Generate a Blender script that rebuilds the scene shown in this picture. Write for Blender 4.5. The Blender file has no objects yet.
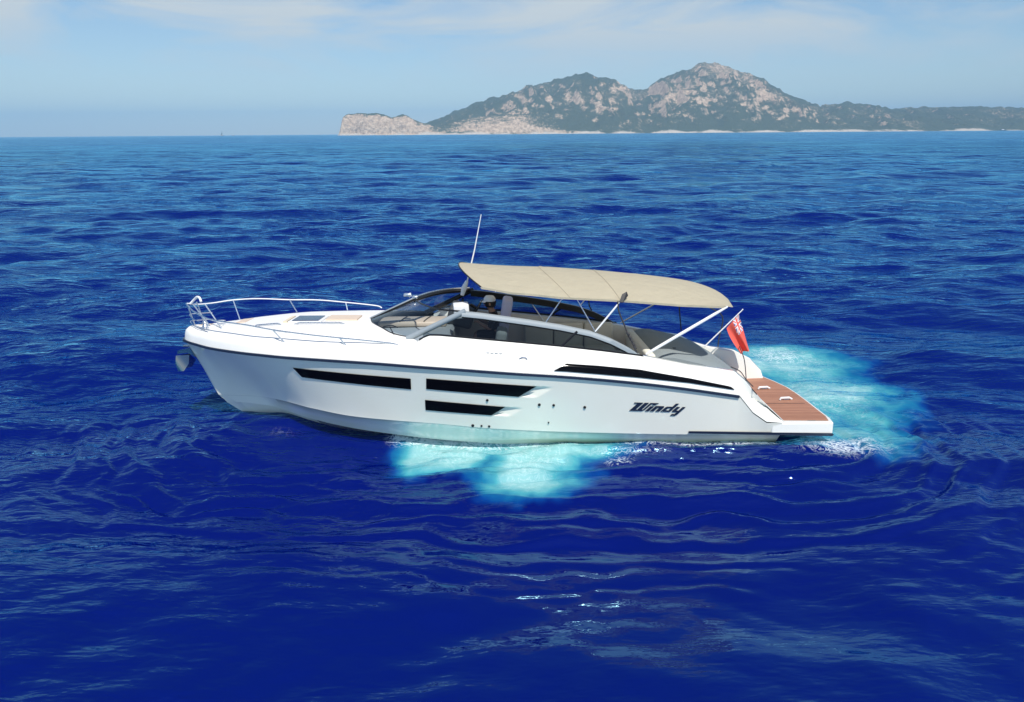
import bpy, bmesh, math, random
import numpy as np
from mathutils import Vector, Matrix
random.seed(7)
RNG = np.random.default_rng(11)
SC = bpy.context.scene
COL = SC.collection

# ------------------------------------------------------------------ camera
TILT, ROLL = math.radians(17.7), math.radians(0.42)
CAM_LOC = Vector((0, -12.28, 5.21))
fw = Vector((0, math.cos(TILT), -math.sin(TILT)))
up = Vector((0, math.sin(TILT), math.cos(TILT)))
rt = Vector((1, 0, 0))
cx_ = rt * math.cos(ROLL) - up * math.sin(ROLL)
cy_ = rt * math.sin(ROLL) + up * math.cos(ROLL)
cam_data = bpy.data.cameras.new('camera')
cam_data.sensor_width = 36
cam_data.lens = 683 / 1024 * 36
cam_data.clip_start = 0.1
cam_data.clip_end = 60000
cam = bpy.data.objects.new('camera', cam_data)
COL.objects.link(cam)
m3 = Matrix((cx_, cy_, -fw)).transposed()
cam.matrix_world = Matrix.Translation(CAM_LOC) @ m3.to_4x4()
SC.camera = cam

# ------------------------------------------------------------------ sky, sun, exposure
SUN = Vector((0.15, -0.49, 0.86)).normalized()
SUN_EL = math.asin(SUN.z)
world = bpy.data.worlds.new('World')
SC.world = world
world.use_nodes = True
nt = world.node_tree
nt.nodes.clear()
def N(tree, typ, **kw):
    n = tree.nodes.new(typ)
    for k, v in kw.items():
        setattr(n, k, v)
    return n
sky = N(nt, 'ShaderNodeTexSky', sky_type='NISHITA', sun_disc=False)
sky.sun_elevation = SUN_EL
sky.sun_rotation = math.atan2(SUN.x, SUN.y)
sky.air_density = 1.1
sky.dust_density = 0.15
sky.ozone_density = 5.0
sky.altitude = 0
tc = N(nt, 'ShaderNodeTexCoord')
mp = N(nt, 'ShaderNodeMapping')
mp.inputs['Scale'].default_value = (1.0, 1.0, 4.5)
mp.inputs['Rotation'].default_value = (0.0, math.radians(-9), 0.0)
nz = N(nt, 'ShaderNodeTexNoise')
nz.inputs['Scale'].default_value = 4.2
nz.inputs['Detail'].default_value = 8
nz.inputs['Roughness'].default_value = 0.58
nz.inputs['Distortion'].default_value = 0.6
cr = N(nt, 'ShaderNodeMapRange')
cr.inputs['From Min'].default_value = 0.38
cr.inputs['From Max'].default_value = 0.60
sepw = N(nt, 'ShaderNodeSeparateXYZ')
alt = N(nt, 'ShaderNodeMapRange')            # clouds thin out towards the horizon
alt.inputs['From Min'].default_value = 0.05
alt.inputs['From Max'].default_value = 0.13
mul = N(nt, 'ShaderNodeMath', operation='MULTIPLY')
mul2 = N(nt, 'ShaderNodeMath', operation='MULTIPLY')
mul2.inputs[1].default_value = 0.95
mx = N(nt, 'ShaderNodeMix', data_type='RGBA')
mx.inputs['B'].default_value = (5.6, 6.0, 6.1, 1)
bg = N(nt, 'ShaderNodeBackground')
bg.inputs['Strength'].default_value = 0.104
wo = N(nt, 'ShaderNodeOutputWorld')
ln = nt.links.new
ln(tc.outputs['Generated'], mp.inputs['Vector'])
ln(mp.outputs['Vector'], nz.inputs['Vector'])
ln(nz.outputs['Fac'], cr.inputs['Value'])
ln(tc.outputs['Generated'], sepw.inputs['Vector'])
ln(sepw.outputs['Z'], alt.inputs['Value'])
ln(cr.outputs['Result'], mul.inputs[0])
alt2 = N(nt, 'ShaderNodeMapRange')           # thin high cloud lies in a low band only
alt2.inputs['From Min'].default_value = 0.42
alt2.inputs['From Max'].default_value = 0.22
ln(sepw.outputs['Z'], alt2.inputs['Value'])
mul3 = N(nt, 'ShaderNodeMath', operation='MULTIPLY')
ln(alt.outputs['Result'], mul3.inputs[0])
ln(alt2.outputs['Result'], mul3.inputs[1])
ln(mul3.outputs[0], mul.inputs[1])
ln(mul.outputs[0], mul2.inputs[0])
ln(mul2.outputs[0], mx.inputs['Factor'])
ln(sky.outputs['Color'], mx.inputs['A'])
ln(mx.outputs['Result'], bg.inputs['Color'])
ln(bg.outputs['Background'], wo.inputs['Surface'])

sun_data = bpy.data.lights.new('sun', 'SUN')
sun_data.energy = 4.5
sun_data.angle = math.radians(0.5)
sun_data.color = (1.0, 0.95, 0.88)
sun = bpy.data.objects.new('sun', sun_data)
COL.objects.link(sun)
sun.rotation_euler = SUN.to_track_quat('Z', 'Y').to_euler()
sun.location = (0, 0, 30)

SC.view_settings.view_transform = 'Standard'
SC.view_settings.look = 'None'
SC.view_settings.exposure = 0.2
SC.view_settings.gamma = 1.0
SC.view_settings.use_curve_mapping = False
SC.render.engine = 'CYCLES'
SC.cycles.max_bounces = 8
SC.cycles.transparent_max_bounces = 12
SC.cycles.volume_bounces = 0

# ------------------------------------------------------------------ helpers
def tag(o, label=None, cat=None, group=None, kind=None):
    if label: o['label'] = label
    if cat: o['category'] = cat
    if group: o['group'] = group
    if kind: o['kind'] = kind
    return o

def link(name, me, mats, parent=None, smooth=35):
    o = bpy.data.objects.new(name, me)
    COL.objects.link(o)
    for m in (mats if isinstance(mats, (list, tuple)) else [mats]):
        me.materials.append(m)
    if smooth:
        me.polygons.foreach_set('use_smooth', [True] * len(me.polygons))
        if smooth < 180:
            me.set_sharp_from_angle(angle=math.radians(smooth))
    if parent is not None:
        o.parent = parent
    return o

class MB:
    """collects faces, then links them as one mesh object"""
    def __init__(s): s.v = []; s.f = []; s.m = []
    def add(s, vs, fs, mat=0):
        b = len(s.v)
        s.v += [tuple(float(c) for c in p) for p in vs]
        s.f += [tuple(i + b for i in f) for f in fs]
        s.m += [mat] * len(fs)
        return s
    def grid(s, rows, closed=False, mat=0, flip=False):
        n, k = len(rows), len(rows[0])
        vs = [p for r in rows for p in r]
        fs = []
        for i in range(n - 1):
            for j in range(k if closed else k - 1):
                a, b = i * k + j, i * k + (j + 1) % k
                q = (a, b, b + k, a + k)
                fs.append(q[::-1] if flip else q)
        return s.add(vs, fs, mat)
    def box(s, c, d, mat=0, rot=None, bevel=0.0):
        bm = bmesh.new()
        bmesh.ops.create_cube(bm, size=1)
        bmesh.ops.scale(bm, vec=d, verts=bm.verts)
        if bevel:
            bmesh.ops.bevel(bm, geom=list(bm.edges), offset=bevel, segments=3, profile=0.5, affect='EDGES')
        if rot is not None:
            bmesh.ops.rotate(bm, matrix=rot, verts=bm.verts)
        bmesh.ops.translate(bm, vec=c, verts=bm.verts)
        bm.verts.index_update()
        s.add([v.co[:] for v in bm.verts], [[v.index for v in f.verts] for f in bm.faces], mat)
        bm.free()
        return s
    def tube(s, pts, r, n=8, mat=0, cap=True):
        pts = [Vector(p) for p in pts]
        rs = r if isinstance(r, (list, tuple)) else [r] * len(pts)
        rows = []
        ref = None
        for i, p in enumerate(pts):
            d = (pts[min(i + 1, len(pts) - 1)] - pts[max(i - 1, 0)]).normalized()
            if ref is None:
                ref = Vector((0, 0, 1)) if abs(d.z) < 0.9 else Vector((1, 0, 0))
            a = (ref - d * ref.dot(d)).normalized()
            ref = a
            b = d.cross(a)
            rows.append([p + (a * math.cos(t) + b * math.sin(t)) * rs[i] for t in (2 * math.pi * k / n for k in range(n))])
        s.grid(rows, closed=True, mat=mat, flip=True)
        if cap:
            k = len(s.v)
            s.f.append(tuple(range(k - n, k))); s.m.append(mat)
            k0 = k - n * len(rows)
            s.f.append(tuple(range(k0 + n - 1, k0 - 1, -1))); s.m.append(mat)
        return s
    def prism(s, poly, off, mat=0):
        """poly: 3D outline; off: vector to the other side"""
        off = Vector(off)
        n = len(poly)
        vs = [Vector(p) for p in poly] + [Vector(p) + off for p in poly]
        fs = [tuple(range(n))[::-1], tuple(range(n, 2 * n))] + [(i, (i + 1) % n, (i + 1) % n + n, i + n) for i in range(n)]
        return s.add(vs, fs, mat)
    def lathe(s, c, prof, n=16, mat=0):
        rows = [[(c[0] + r * math.cos(t), c[1] + r * math.sin(t), c[2] + z) for t in (2 * math.pi * k / n for k in range(n))] for r, z in prof]
        return s.grid(rows, closed=True, mat=mat)
    def build(s, name, mats, parent=None, smooth=35):
        me = bpy.data.meshes.new(name)
        me.from_pydata(s.v, [], s.f)
        me.polygons.foreach_set('material_index', s.m)
        bm = bmesh.new(); bm.from_mesh(me)
        bmesh.ops.recalc_face_normals(bm, faces=bm.faces)
        bm.to_mesh(me); bm.free()
        me.update()
        return link(name, me, mats, parent, smooth)

def smooth_path(pts, n=8):
    P = [Vector(p) for p in pts]
    P = [P[0] * 2 - P[1]] + P + [P[-1] * 2 - P[-2]]
    out = []
    for i in range(1, len(P) - 2):
        for k in range(n):
            t = k / n
            a, b, c, d = P[i - 1], P[i], P[i + 1], P[i + 2]
            out.append(0.5 * ((2 * b) + (c - a) * t + (2 * a - 5 * b + 4 * c - d) * t * t + (3 * b - a - 3 * c + d) * t ** 3))
    out.append(P[-2])
    return out

def pchip(x, xs, ys):
    xs = np.asarray(xs, float); ys = np.asarray(ys, float)
    h = np.diff(xs); d = np.diff(ys) / h
    m = np.zeros_like(ys)
    m[0], m[-1] = d[0], d[-1]
    for i in range(1, len(xs) - 1):
        if d[i - 1] * d[i] > 0:
            w1, w2 = 2 * h[i] + h[i - 1], h[i] + 2 * h[i - 1]
            m[i] = (w1 + w2) / (w1 / d[i - 1] + w2 / d[i])
    x = np.clip(np.asarray(x, float), xs[0], xs[-1])
    i = np.clip(np.searchsorted(xs, x) - 1, 0, len(h) - 1)
    t = (x - xs[i]) / h[i]
    return ((1 + 2 * t) * (1 - t) ** 2 * ys[i] + t * (1 - t) ** 2 * h[i] * m[i]
            + t * t * (3 - 2 * t) * ys[i + 1] + t * t * (t - 1) * h[i] * m[i + 1])

# value noise for terrain and water masks
_PERM = RNG.random((256, 256))
def vnoise(x, y):
    xi = np.floor(x).astype(int); yi = np.floor(y).astype(int)
    fx = x - xi; fy = y - yi
    fx = fx * fx * (3 - 2 * fx); fy = fy * fy * (3 - 2 * fy)
    g = lambda a, b: _PERM[a % 256, b % 256]
    return (g(xi, yi) * (1 - fx) * (1 - fy) + g(xi + 1, yi) * fx * (1 - fy)
            + g(xi, yi + 1) * (1 - fx) * fy + g(xi + 1, yi + 1) * fx * fy)
def fbm(x, y, o=4, g=0.5):
    s, a, t = 0, 1.0, 0
    for k in range(o):
        s = s + a * vnoise(x + 17.3 * k, y + 41.7 * k); t += a
        x = x * 2.03; y = y * 2.03; a *= g
    return s / t
def sstep(a, b, x):
    t = np.clip((x - a) / (b - a), 0, 1)
    return t * t * (3 - 2 * t)

# ------------------------------------------------------------------ materials
def mat(name, col, rough=0.5, metal=0.0, coat=0.0, var=0.0, vscale=6.0, bump=0.0, bscale=60.0, ior=1.5, spec=0.5, rvar=0.0):
    m = bpy.data.materials.new(name); m.use_nodes = True
    t = m.node_tree; b = t.nodes['Principled BSDF']
    b.inputs['Base Color'].default_value = (*col, 1)
    b.inputs['Roughness'].default_value = rough
    b.inputs['Metallic'].default_value = metal
    b.inputs['Coat Weight'].default_value = coat
    b.inputs['Coat Roughness'].default_value = 0.04
    b.inputs['IOR'].default_value = ior
    b.inputs['Specular IOR Level'].default_value = spec
    co = N(t, 'ShaderNodeTexCoord')
    if var or rvar:
        n = N(t, 'ShaderNodeTexNoise'); n.inputs['Scale'].default_value = vscale; n.inputs['Detail'].default_value = 6
        t.links.new(co.outputs['Object'], n.inputs['Vector'])
        if var:
            mxx = N(t, 'ShaderNodeMix', data_type='RGBA')
            mxx.inputs['A'].default_value = (*[c * (1 - var) for c in col], 1)
            mxx.inputs['B'].default_value = (*[min(1, c * (1 + var)) for c in col], 1)
            t.links.new(n.outputs['Fac'], mxx.inputs['Factor'])
            t.links.new(mxx.outputs['Result'], b.inputs['Base Color'])
        if rvar:
            r = N(t, 'ShaderNodeMapRange')
            r.inputs['To Min'].default_value = max(0.02, rough - rvar); r.inputs['To Max'].default_value = rough + rvar
            t.links.new(n.outputs['Fac'], r.inputs['Value']); t.links.new(r.outputs['Result'], b.inputs['Roughness'])
    if bump:
        n2 = N(t, 'ShaderNodeTexNoise'); n2.inputs['Scale'].default_value = bscale; n2.inputs['Detail'].default_value = 4
        t.links.new(co.outputs['Object'], n2.inputs['Vector'])
        bp = N(t, 'ShaderNodeBump'); bp.inputs['Strength'].default_value = bump; bp.inputs['Distance'].default_value = 0.01
        t.links.new(n2.outputs['Fac'], bp.inputs['Height']); t.links.new(bp.outputs['Normal'], b.inputs['Normal'])
    return m

def tinted_glass(name, tint, refl=1.0):
    m = bpy.data.materials.new(name); m.use_nodes = True
    t = m.node_tree; t.nodes.clear()
    tr = N(t, 'ShaderNodeBsdfTransparent'); tr.inputs['Color'].default_value = (*tint, 1)
    gl = N(t, 'ShaderNodeBsdfGlossy'); gl.inputs['Roughness'].default_value = 0.02
    fr = N(t, 'ShaderNodeFresnel'); ge = N(t, 'ShaderNodeNewGeometry')
    io = N(t, 'ShaderNodeMapRange'); io.inputs['To Min'].default_value = 1.45; io.inputs['To Max'].default_value = 1 / 1.45
    t.links.new(ge.outputs['Backfacing'], io.inputs['Value']); t.links.new(io.outputs['Result'], fr.inputs['IOR'])
    mxx = N(t, 'ShaderNodeMixShader'); o = N(t, 'ShaderNodeOutputMaterial')
    t.links.new(fr.outputs[0], mxx.inputs[0]); t.links.new(tr.outputs[0], mxx.inputs[1]); t.links.new(gl.outputs[0], mxx.inputs[2])
    t.links.new(mxx.outputs[0], o.inputs['Surface'])
    return m

M = {}
M['gelcoat'] = mat('white_gelcoat', (0.83, 0.82, 0.76), 0.16, coat=1.0, var=0.03, vscale=2.0, rvar=0.05)
M['deckwhite'] = mat('white_deck', (0.82, 0.80, 0.76), 0.38, var=0.02, vscale=8.0, bump=0.08, bscale=220)
M['dash'] = mat('pale_grey_moulding', (0.46, 0.49, 0.51), 0.5, var=0.04)
M['greypaint'] = mat('silver_grey_paint', (0.26, 0.30, 0.325), 0.55, coat=0.0, var=0.04)
M['black'] = mat('black_trim', (0.008, 0.008, 0.010), 0.35, var=0.2)
M['blackglass'] = mat('black_glass', (0.003, 0.003, 0.004), 0.10, spec=0.12)
M['navy'] = mat('navy_rubber', (0.012, 0.020, 0.045), 0.35, var=0.15)
M['steel'] = mat('polished_steel', (0.80, 0.82, 0.84), 0.28, metal=1.0, rvar=0.08, vscale=30)
M['white'] = mat('white_paint', (0.80, 0.80, 0.80), 0.4, var=0.03)
M['canvas'] = mat('beige_canvas', (0.52, 0.465, 0.335), 0.85, var=0.07, vscale=5.0, bump=0.6, bscale=6)
def make_translucent(m, w):
    t = m.node_tree; b = t.nodes['Principled BSDF']; o = t.nodes['Material Output']
    tr = N(t, 'ShaderNodeBsdfTranslucent'); tr.inputs['Color'].default_value = (0.62, 0.52, 0.36, 1)
    mxs = N(t, 'ShaderNodeMixShader'); mxs.inputs[0].default_value = w
    t.links.new(b.outputs[0], mxs.inputs[1]); t.links.new(tr.outputs[0], mxs.inputs[2]); t.links.new(mxs.outputs[0], o.inputs['Surface'])
make_translucent(M['canvas'], 0.24)
[n for n in M['canvas'].node_tree.nodes if n.type == 'BUMP'][0].inputs['Distance'].default_value = 0.05
M['under'] = mat('canvas_stitching', (0.42, 0.37, 0.27), 0.9)
M['greyfab'] = mat('grey_fabric', (0.22, 0.255, 0.265), 0.85, var=0.07, vscale=4, bump=0.3, bscale=200)
M['vinyl'] = mat('beige_vinyl', (0.66, 0.53, 0.41), 0.55, var=0.05, vscale=8)
M['olive'] = mat('taupe_upholstery', (0.70, 0.69, 0.60), 0.75, var=0.08, vscale=6, bump=0.2, bscale=90)
M['dark'] = mat('dark_interior', (0.05, 0.055, 0.06), 0.6, var=0.2)
M['hatchglass'] = mat('blue_hatch_glass', (0.015, 0.035, 0.085), 0.12, var=0.1)
M['cream'] = mat('cream_frame', (0.72, 0.62, 0.45), 0.5, var=0.05)
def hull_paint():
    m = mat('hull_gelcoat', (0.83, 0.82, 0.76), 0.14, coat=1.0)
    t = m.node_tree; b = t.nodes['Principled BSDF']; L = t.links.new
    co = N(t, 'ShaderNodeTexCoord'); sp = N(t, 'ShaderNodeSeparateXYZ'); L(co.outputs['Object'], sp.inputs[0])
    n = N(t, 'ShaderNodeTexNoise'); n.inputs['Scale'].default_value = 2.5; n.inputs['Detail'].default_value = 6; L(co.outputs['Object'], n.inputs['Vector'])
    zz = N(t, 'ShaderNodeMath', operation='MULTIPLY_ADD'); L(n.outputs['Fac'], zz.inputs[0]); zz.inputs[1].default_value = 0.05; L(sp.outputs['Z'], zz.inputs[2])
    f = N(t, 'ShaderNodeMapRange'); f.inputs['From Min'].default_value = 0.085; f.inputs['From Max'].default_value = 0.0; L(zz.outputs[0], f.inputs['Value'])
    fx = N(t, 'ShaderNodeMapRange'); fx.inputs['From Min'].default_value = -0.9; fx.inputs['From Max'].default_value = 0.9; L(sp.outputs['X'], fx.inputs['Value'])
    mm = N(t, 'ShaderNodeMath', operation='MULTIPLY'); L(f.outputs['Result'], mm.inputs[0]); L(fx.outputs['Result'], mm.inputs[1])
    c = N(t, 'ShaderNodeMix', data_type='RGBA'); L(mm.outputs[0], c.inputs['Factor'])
    c.inputs['B'].default_value = (0.56, 0.58, 0.38, 1)  # greenish water reflection painted into the lower hull colour, fading in towards the stern
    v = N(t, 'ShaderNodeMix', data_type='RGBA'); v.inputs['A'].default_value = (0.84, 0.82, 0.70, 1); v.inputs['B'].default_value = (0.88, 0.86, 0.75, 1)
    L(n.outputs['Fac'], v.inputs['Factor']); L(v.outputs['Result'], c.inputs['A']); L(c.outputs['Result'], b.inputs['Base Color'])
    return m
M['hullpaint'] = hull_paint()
M['chrome'] = mat('bright_steel', (0.40, 0.42, 0.44), 0.10, metal=1.0, rvar=0.05, vscale=25)
M['glass'] = tinted_glass('windscreen_glass', (0.70, 0.76, 0.79))
M['sideglass'] = tinted_glass('smoked_side_glass', (0.35, 0.41, 0.43))
M['rope'] = mat('dark_rope', (0.03, 0.03, 0.035), 0.8, var=0.2)
M['skin'] = mat('skin', (0.42, 0.24, 0.16), 0.55, var=0.06)
M['shirt'] = mat('dark_shirt', (0.012, 0.012, 0.016), 0.85, var=0.2, vscale=20)
M['capcloth'] = mat('pale_cap', (0.82, 0.84, 0.84), 0.8, var=0.05)
M['hair'] = mat('dark_hair', (0.02, 0.014, 0.01), 0.7, var=0.2, vscale=60)
M['lavender'] = mat('pale_lavender_upholstery', (0.58, 0.58, 0.78), 0.7, var=0.05)
M['flagred'] = mat('flag_red', (0.74, 0.11, 0.08), 0.8, var=0.06, vscale=12)
M['flagwhite'] = mat('flag_white', (0.78, 0.76, 0.78), 0.8)
M['flagblue'] = mat('flag_blue', (0.06, 0.08, 0.28), 0.8)

def teak_material():
    m = bpy.data.materials.new('teak_planks'); m.use_nodes = True
    t = m.node_tree; b = t.nodes['Principled BSDF']
    co = N(t, 'ShaderNodeTexCoord'); sp = N(t, 'ShaderNodeSeparateXYZ')
    t.links.new(co.outputs['Object'], sp.inputs[0])
    wv = N(t, 'ShaderNodeMath', operation='MULTIPLY'); wv.inputs[1].default_value = 1 / 0.062
    t.links.new(sp.outputs['Y'], wv.inputs[0])
    fr = N(t, 'ShaderNodeMath', operation='FRACT'); t.links.new(wv.outputs[0], fr.inputs[0])
    gt = N(t, 'ShaderNodeMath', operation='GREATER_THAN'); gt.inputs[1].default_value = 0.9
    t.links.new(fr.outputs[0], gt.inputs[0])
    fl = N(t, 'ShaderNodeMath', operation='FLOOR'); t.links.new(wv.outputs[0], fl.inputs[0])
    wn = N(t, 'ShaderNodeTexWhiteNoise', noise_dimensions='1D'); t.links.new(fl.outputs[0], wn.inputs['W'])
    mp_ = N(t, 'ShaderNodeMapping'); mp_.inputs['Scale'].default_value = (4, 60, 4)
    t.links.new(co.outputs['Object'], mp_.inputs['Vector'])
    n = N(t, 'ShaderNodeTexNoise'); n.inputs['Scale'].default_value = 1; n.inputs['Detail'].default_value = 6
    t.links.new(mp_.outputs[0], n.inputs['Vector'])
    ad = N(t, 'ShaderNodeMath', operation='ADD'); t.links.new(n.outputs['Fac'], ad.inputs[0])
    ml = N(t, 'ShaderNodeMath', operation='MULTIPLY'); ml.inputs[1].default_value = 0.35
    t.links.new(wn.outputs['Value'], ml.inputs[0]); t.links.new(ml.outputs[0], ad.inputs[1])
    r = N(t, 'ShaderNodeMapRange'); r.inputs['From Min'].default_value = 0.3; r.inputs['From Max'].default_value = 1.0
    t.links.new(ad.outputs[0], r.inputs['Value'])
    c1 = N(t, 'ShaderNodeMix', data_type='RGBA'); c1.inputs['A'].default_value = (0.29, 0.130, 0.075, 1); c1.inputs['B'].default_value = (0.46, 0.225, 0.140, 1)
    t.links.new(r.outputs['Result'], c1.inputs['Factor'])
    c2 = N(t, 'ShaderNodeMix', data_type='RGBA'); c2.inputs['B'].default_value = (0.07, 0.03, 0.02, 1)
    t.links.new(gt.outputs[0], c2.inputs['Factor']); t.links.new(c1.outputs['Result'], c2.inputs['A'])
    t.links.new(c2.outputs['Result'], b.inputs['Base Color']); b.inputs['Roughness'].default_value = 0.65
    return m
M['teak'] = teak_material()

# ------------------------------------------------------------------ sea
def water_material():
    m = bpy.data.materials.new('sea_water'); m.use_nodes = True
    t = m.node_tree; b = t.nodes['Principled BSDF']; L = t.links.new
    gl = N(t, 'ShaderNodeBsdfGlossy'); sl = N(t, 'ShaderNodeAttribute', attribute_name='slick')
    tn = N(t, 'ShaderNodeMix', data_type='RGBA'); tn.inputs['A'].default_value = (0.33, 0.78, 1.0, 1); tn.inputs['B'].default_value = (0.46, 0.82, 1.0, 1)
    L(sl.outputs['Fac'], tn.inputs['Factor']); L(tn.outputs['Result'], gl.inputs['Color'])
    IO = N(t, 'ShaderNodeMapRange'); IO.inputs['To Min'].default_value = 1.75; IO.inputs['To Max'].default_value = 1.62; L(sl.outputs['Fac'], IO.inputs['Value'])
    fr = N(t, 'ShaderNodeFresnel'); L(IO.outputs['Result'], fr.inputs['IOR'])
    ms = N(t, 'ShaderNodeMixShader'); L(fr.outputs[0], ms.inputs[0]); L(b.outputs[0], ms.inputs[1]); L(gl.outputs[0], ms.inputs[2])
    L(ms.outputs[0], t.nodes['Material Output'].inputs['Surface'])
    co = N(t, 'ShaderNodeTexCoord')
    at = N(t, 'ShaderNodeAttribute', attribute_name='aeration')
    af = N(t, 'ShaderNodeAttribute', attribute_name='foam')
    ar = N(t, 'ShaderNodeAttribute', attribute_name='ruffle')
    # broken-up aeration
    na = N(t, 'ShaderNodeTexNoise'); na.inputs['Scale'].default_value = 1.5; na.inputs['Detail'].default_value = 6; na.inputs['Roughness'].default_value = 0.52; na.inputs['Distortion'].default_value = 0.5
    L(co.outputs['Object'], na.inputs['Vector'])
    nr = N(t, 'ShaderNodeMapRange'); nr.inputs['From Min'].default_value = 0.25; nr.inputs['From Max'].default_value = 0.75; nr.inputs['To Min'].default_value = -0.24; nr.inputs['To Max'].default_value = 0.22
    L(na.outputs['Fac'], nr.inputs['Value'])
    a1 = N(t, 'ShaderNodeMath', operation='ADD'); L(at.outputs['Fac'], a1.inputs[0]); L(nr.outputs['Result'], a1.inputs[1])
    gate = N(t, 'ShaderNodeMapRange', interpolation_type='SMOOTHSTEP'); gate.inputs['From Min'].default_value = 0.02; gate.inputs['From Max'].default_value = 0.25
    L(at.outputs['Fac'], gate.inputs['Value'])
    a2 = N(t, 'ShaderNodeMath', operation='MULTIPLY', use_clamp=True); L(a1.outputs[0], a2.inputs[0]); L(gate.outputs['Result'], a2.inputs[1])
    ramp = N(t, 'ShaderNodeValToRGB')
    e = ramp.color_ramp.elements
    e[0].position = 0.0; e[0].color = (0.0001, 0.0022, 0.106, 1)
    e[1].position = 1.0; e[1].color = (0.24, 0.48, 0.48, 1)
    for p_, c_ in ((0.2, (0.001, 0.038, 0.20, 1)), (0.45, (0.008, 0.14, 0.27, 1)), (0.72, (0.06, 0.31, 0.36, 1))):
        el = ramp.color_ramp.elements.new(p_); el.color = c_
    L(a2.outputs[0], ramp.inputs['Fac'])
    # foam strands
    nf = N(t, 'ShaderNodeTexNoise'); nf.inputs['Scale'].default_value = 5.0; nf.inputs['Detail'].default_value = 9; nf.inputs['Roughness'].default_value = 0.68; nf.inputs['Distortion'].default_value = 1.4
    L(co.outputs['Object'], nf.inputs['Vector'])
    rg = N(t, 'ShaderNodeMath', operation='SUBTRACT'); rg.inputs[1].default_value = 0.5; L(nf.outputs['Fac'], rg.inputs[0])
    ab = N(t, 'ShaderNodeMath', operation='ABSOLUTE'); L(rg.outputs[0], ab.inputs[0])
    rr = N(t, 'ShaderNodeMapRange'); rr.inputs['From Min'].default_value = 0.0; rr.inputs['From Max'].default_value = 0.16; rr.inputs['To Min'].default_value = 1.0; rr.inputs['To Max'].default_value = 0.0
    L(ab.outputs[0], rr.inputs['Value'])
    fa = N(t, 'ShaderNodeMath', operation='ADD'); L(rr.outputs['Result'], fa.inputs[0]); L(af.outputs['Fac'], fa.inputs[1])
    fs = N(t, 'ShaderNodeMapRange'); fs.inputs['From Min'].default_value = 1.25; fs.inputs['From Max'].default_value = 1.75
    L(fa.outputs[0], fs.inputs['Value'])
    c2 = N(t, 'ShaderNodeMix', data_type='RGBA'); c2.inputs['B'].default_value = (0.75, 0.82, 0.84, 1)
    L(fs.outputs['Result'], c2.inputs['Factor']); L(ramp.outputs['Color'], c2.inputs['A'])
    L(c2.outputs['Result'], b.inputs['Base Color'])
    ro = N(t, 'ShaderNodeMapRange'); ro.inputs['To Max'].default_value = 0.6
    dr = N(t, 'ShaderNodeAttribute', attribute_name='unresolved'); L(dr.outputs['Fac'], ro.inputs['To Min']); L(fs.outputs['Result'], ro.inputs['Value']); L(ro.outputs['Result'], gl.inputs['Roughness'])
    b.inputs['Specular IOR Level'].default_value = 0.0
    # ripples
    def rip(scale, sx, sy, rot, det):
        mp_ = N(t, 'ShaderNodeMapping'); mp_.inputs['Scale'].default_value = (sx, sy, 1); mp_.inputs['Rotation'].default_value = (0, 0, math.radians(rot))
        L(co.outputs['Object'], mp_.inputs['Vector'])
        n = N(t, 'ShaderNodeTexNoise'); n.inputs['Scale'].default_value = scale; n.inputs['Detail'].default_value = det; n.inputs['Roughness'].default_value = 0.55; n.inputs['Distortion'].default_value = 0.3
        L(mp_.outputs[0], n.inputs['Vector'])
        return n.outputs['Fac']
    r0, r1, r2, r3 = rip(0.13, 0.42, 1.3, -5, 3), rip(0.55, 0.36, 1.3, 7, 3), rip(2.2, 0.42, 1.3, -11, 3), rip(7.5, 0.45, 1.3, 14, 2)
    def sc(x, k):
        q = N(t, 'ShaderNodeMath', operation='MULTIPLY'); q.inputs[1].default_value = k; L(x, q.inputs[0]); return q.outputs[0]
    def addn(x, y):
        q = N(t, 'ShaderNodeMath', operation='ADD'); L(x, q.inputs[0]); L(y, q.inputs[1]); return q.outputs[0]
    far = N(t, 'ShaderNodeAttribute', attribute_name='farwave')
    fw_ = N(t, 'ShaderNodeMath', operation='MULTIPLY'); L(sc(r0, 1.1), fw_.inputs[0]); L(far.outputs['Fac'], fw_.inputs[1])
    r4 = rip(19.0, 0.6, 1.2, -9, 2)
    h = addn(addn(addn(addn(sc(r1, 0.27), sc(r2, 0.09)), sc(r3, 0.022)), sc(r4, 0.004)), fw_.outputs[0])
    q = N(t, 'ShaderNodeMath', operation='MULTIPLY'); L(h, q.inputs[0]); L(ar.outputs['Fac'], q.inputs[1])
    bp = N(t, 'ShaderNodeBump'); bp.inputs['Strength'].default_value = 1.0; bp.inputs['Distance'].default_value = 1.0
    L(q.outputs[0], bp.inputs['Height']); L(bp.outputs['Normal'], b.inputs['Normal']); L(bp.outputs['Normal'], gl.inputs['Normal']); L(bp.outputs['Normal'], fr.inputs['Normal'])
    return m

def seg_dist(x, y, a, b):
    ax, ay = a; bx, by = b
    dx, dy = bx - ax, by - ay
    t = np.clip(((x - ax) * dx + (y - ay) * dy) / (dx * dx + dy * dy), 0, 1)
    return np.hypot(x - ax - t * dx, y - ay - t * dy), t

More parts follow.
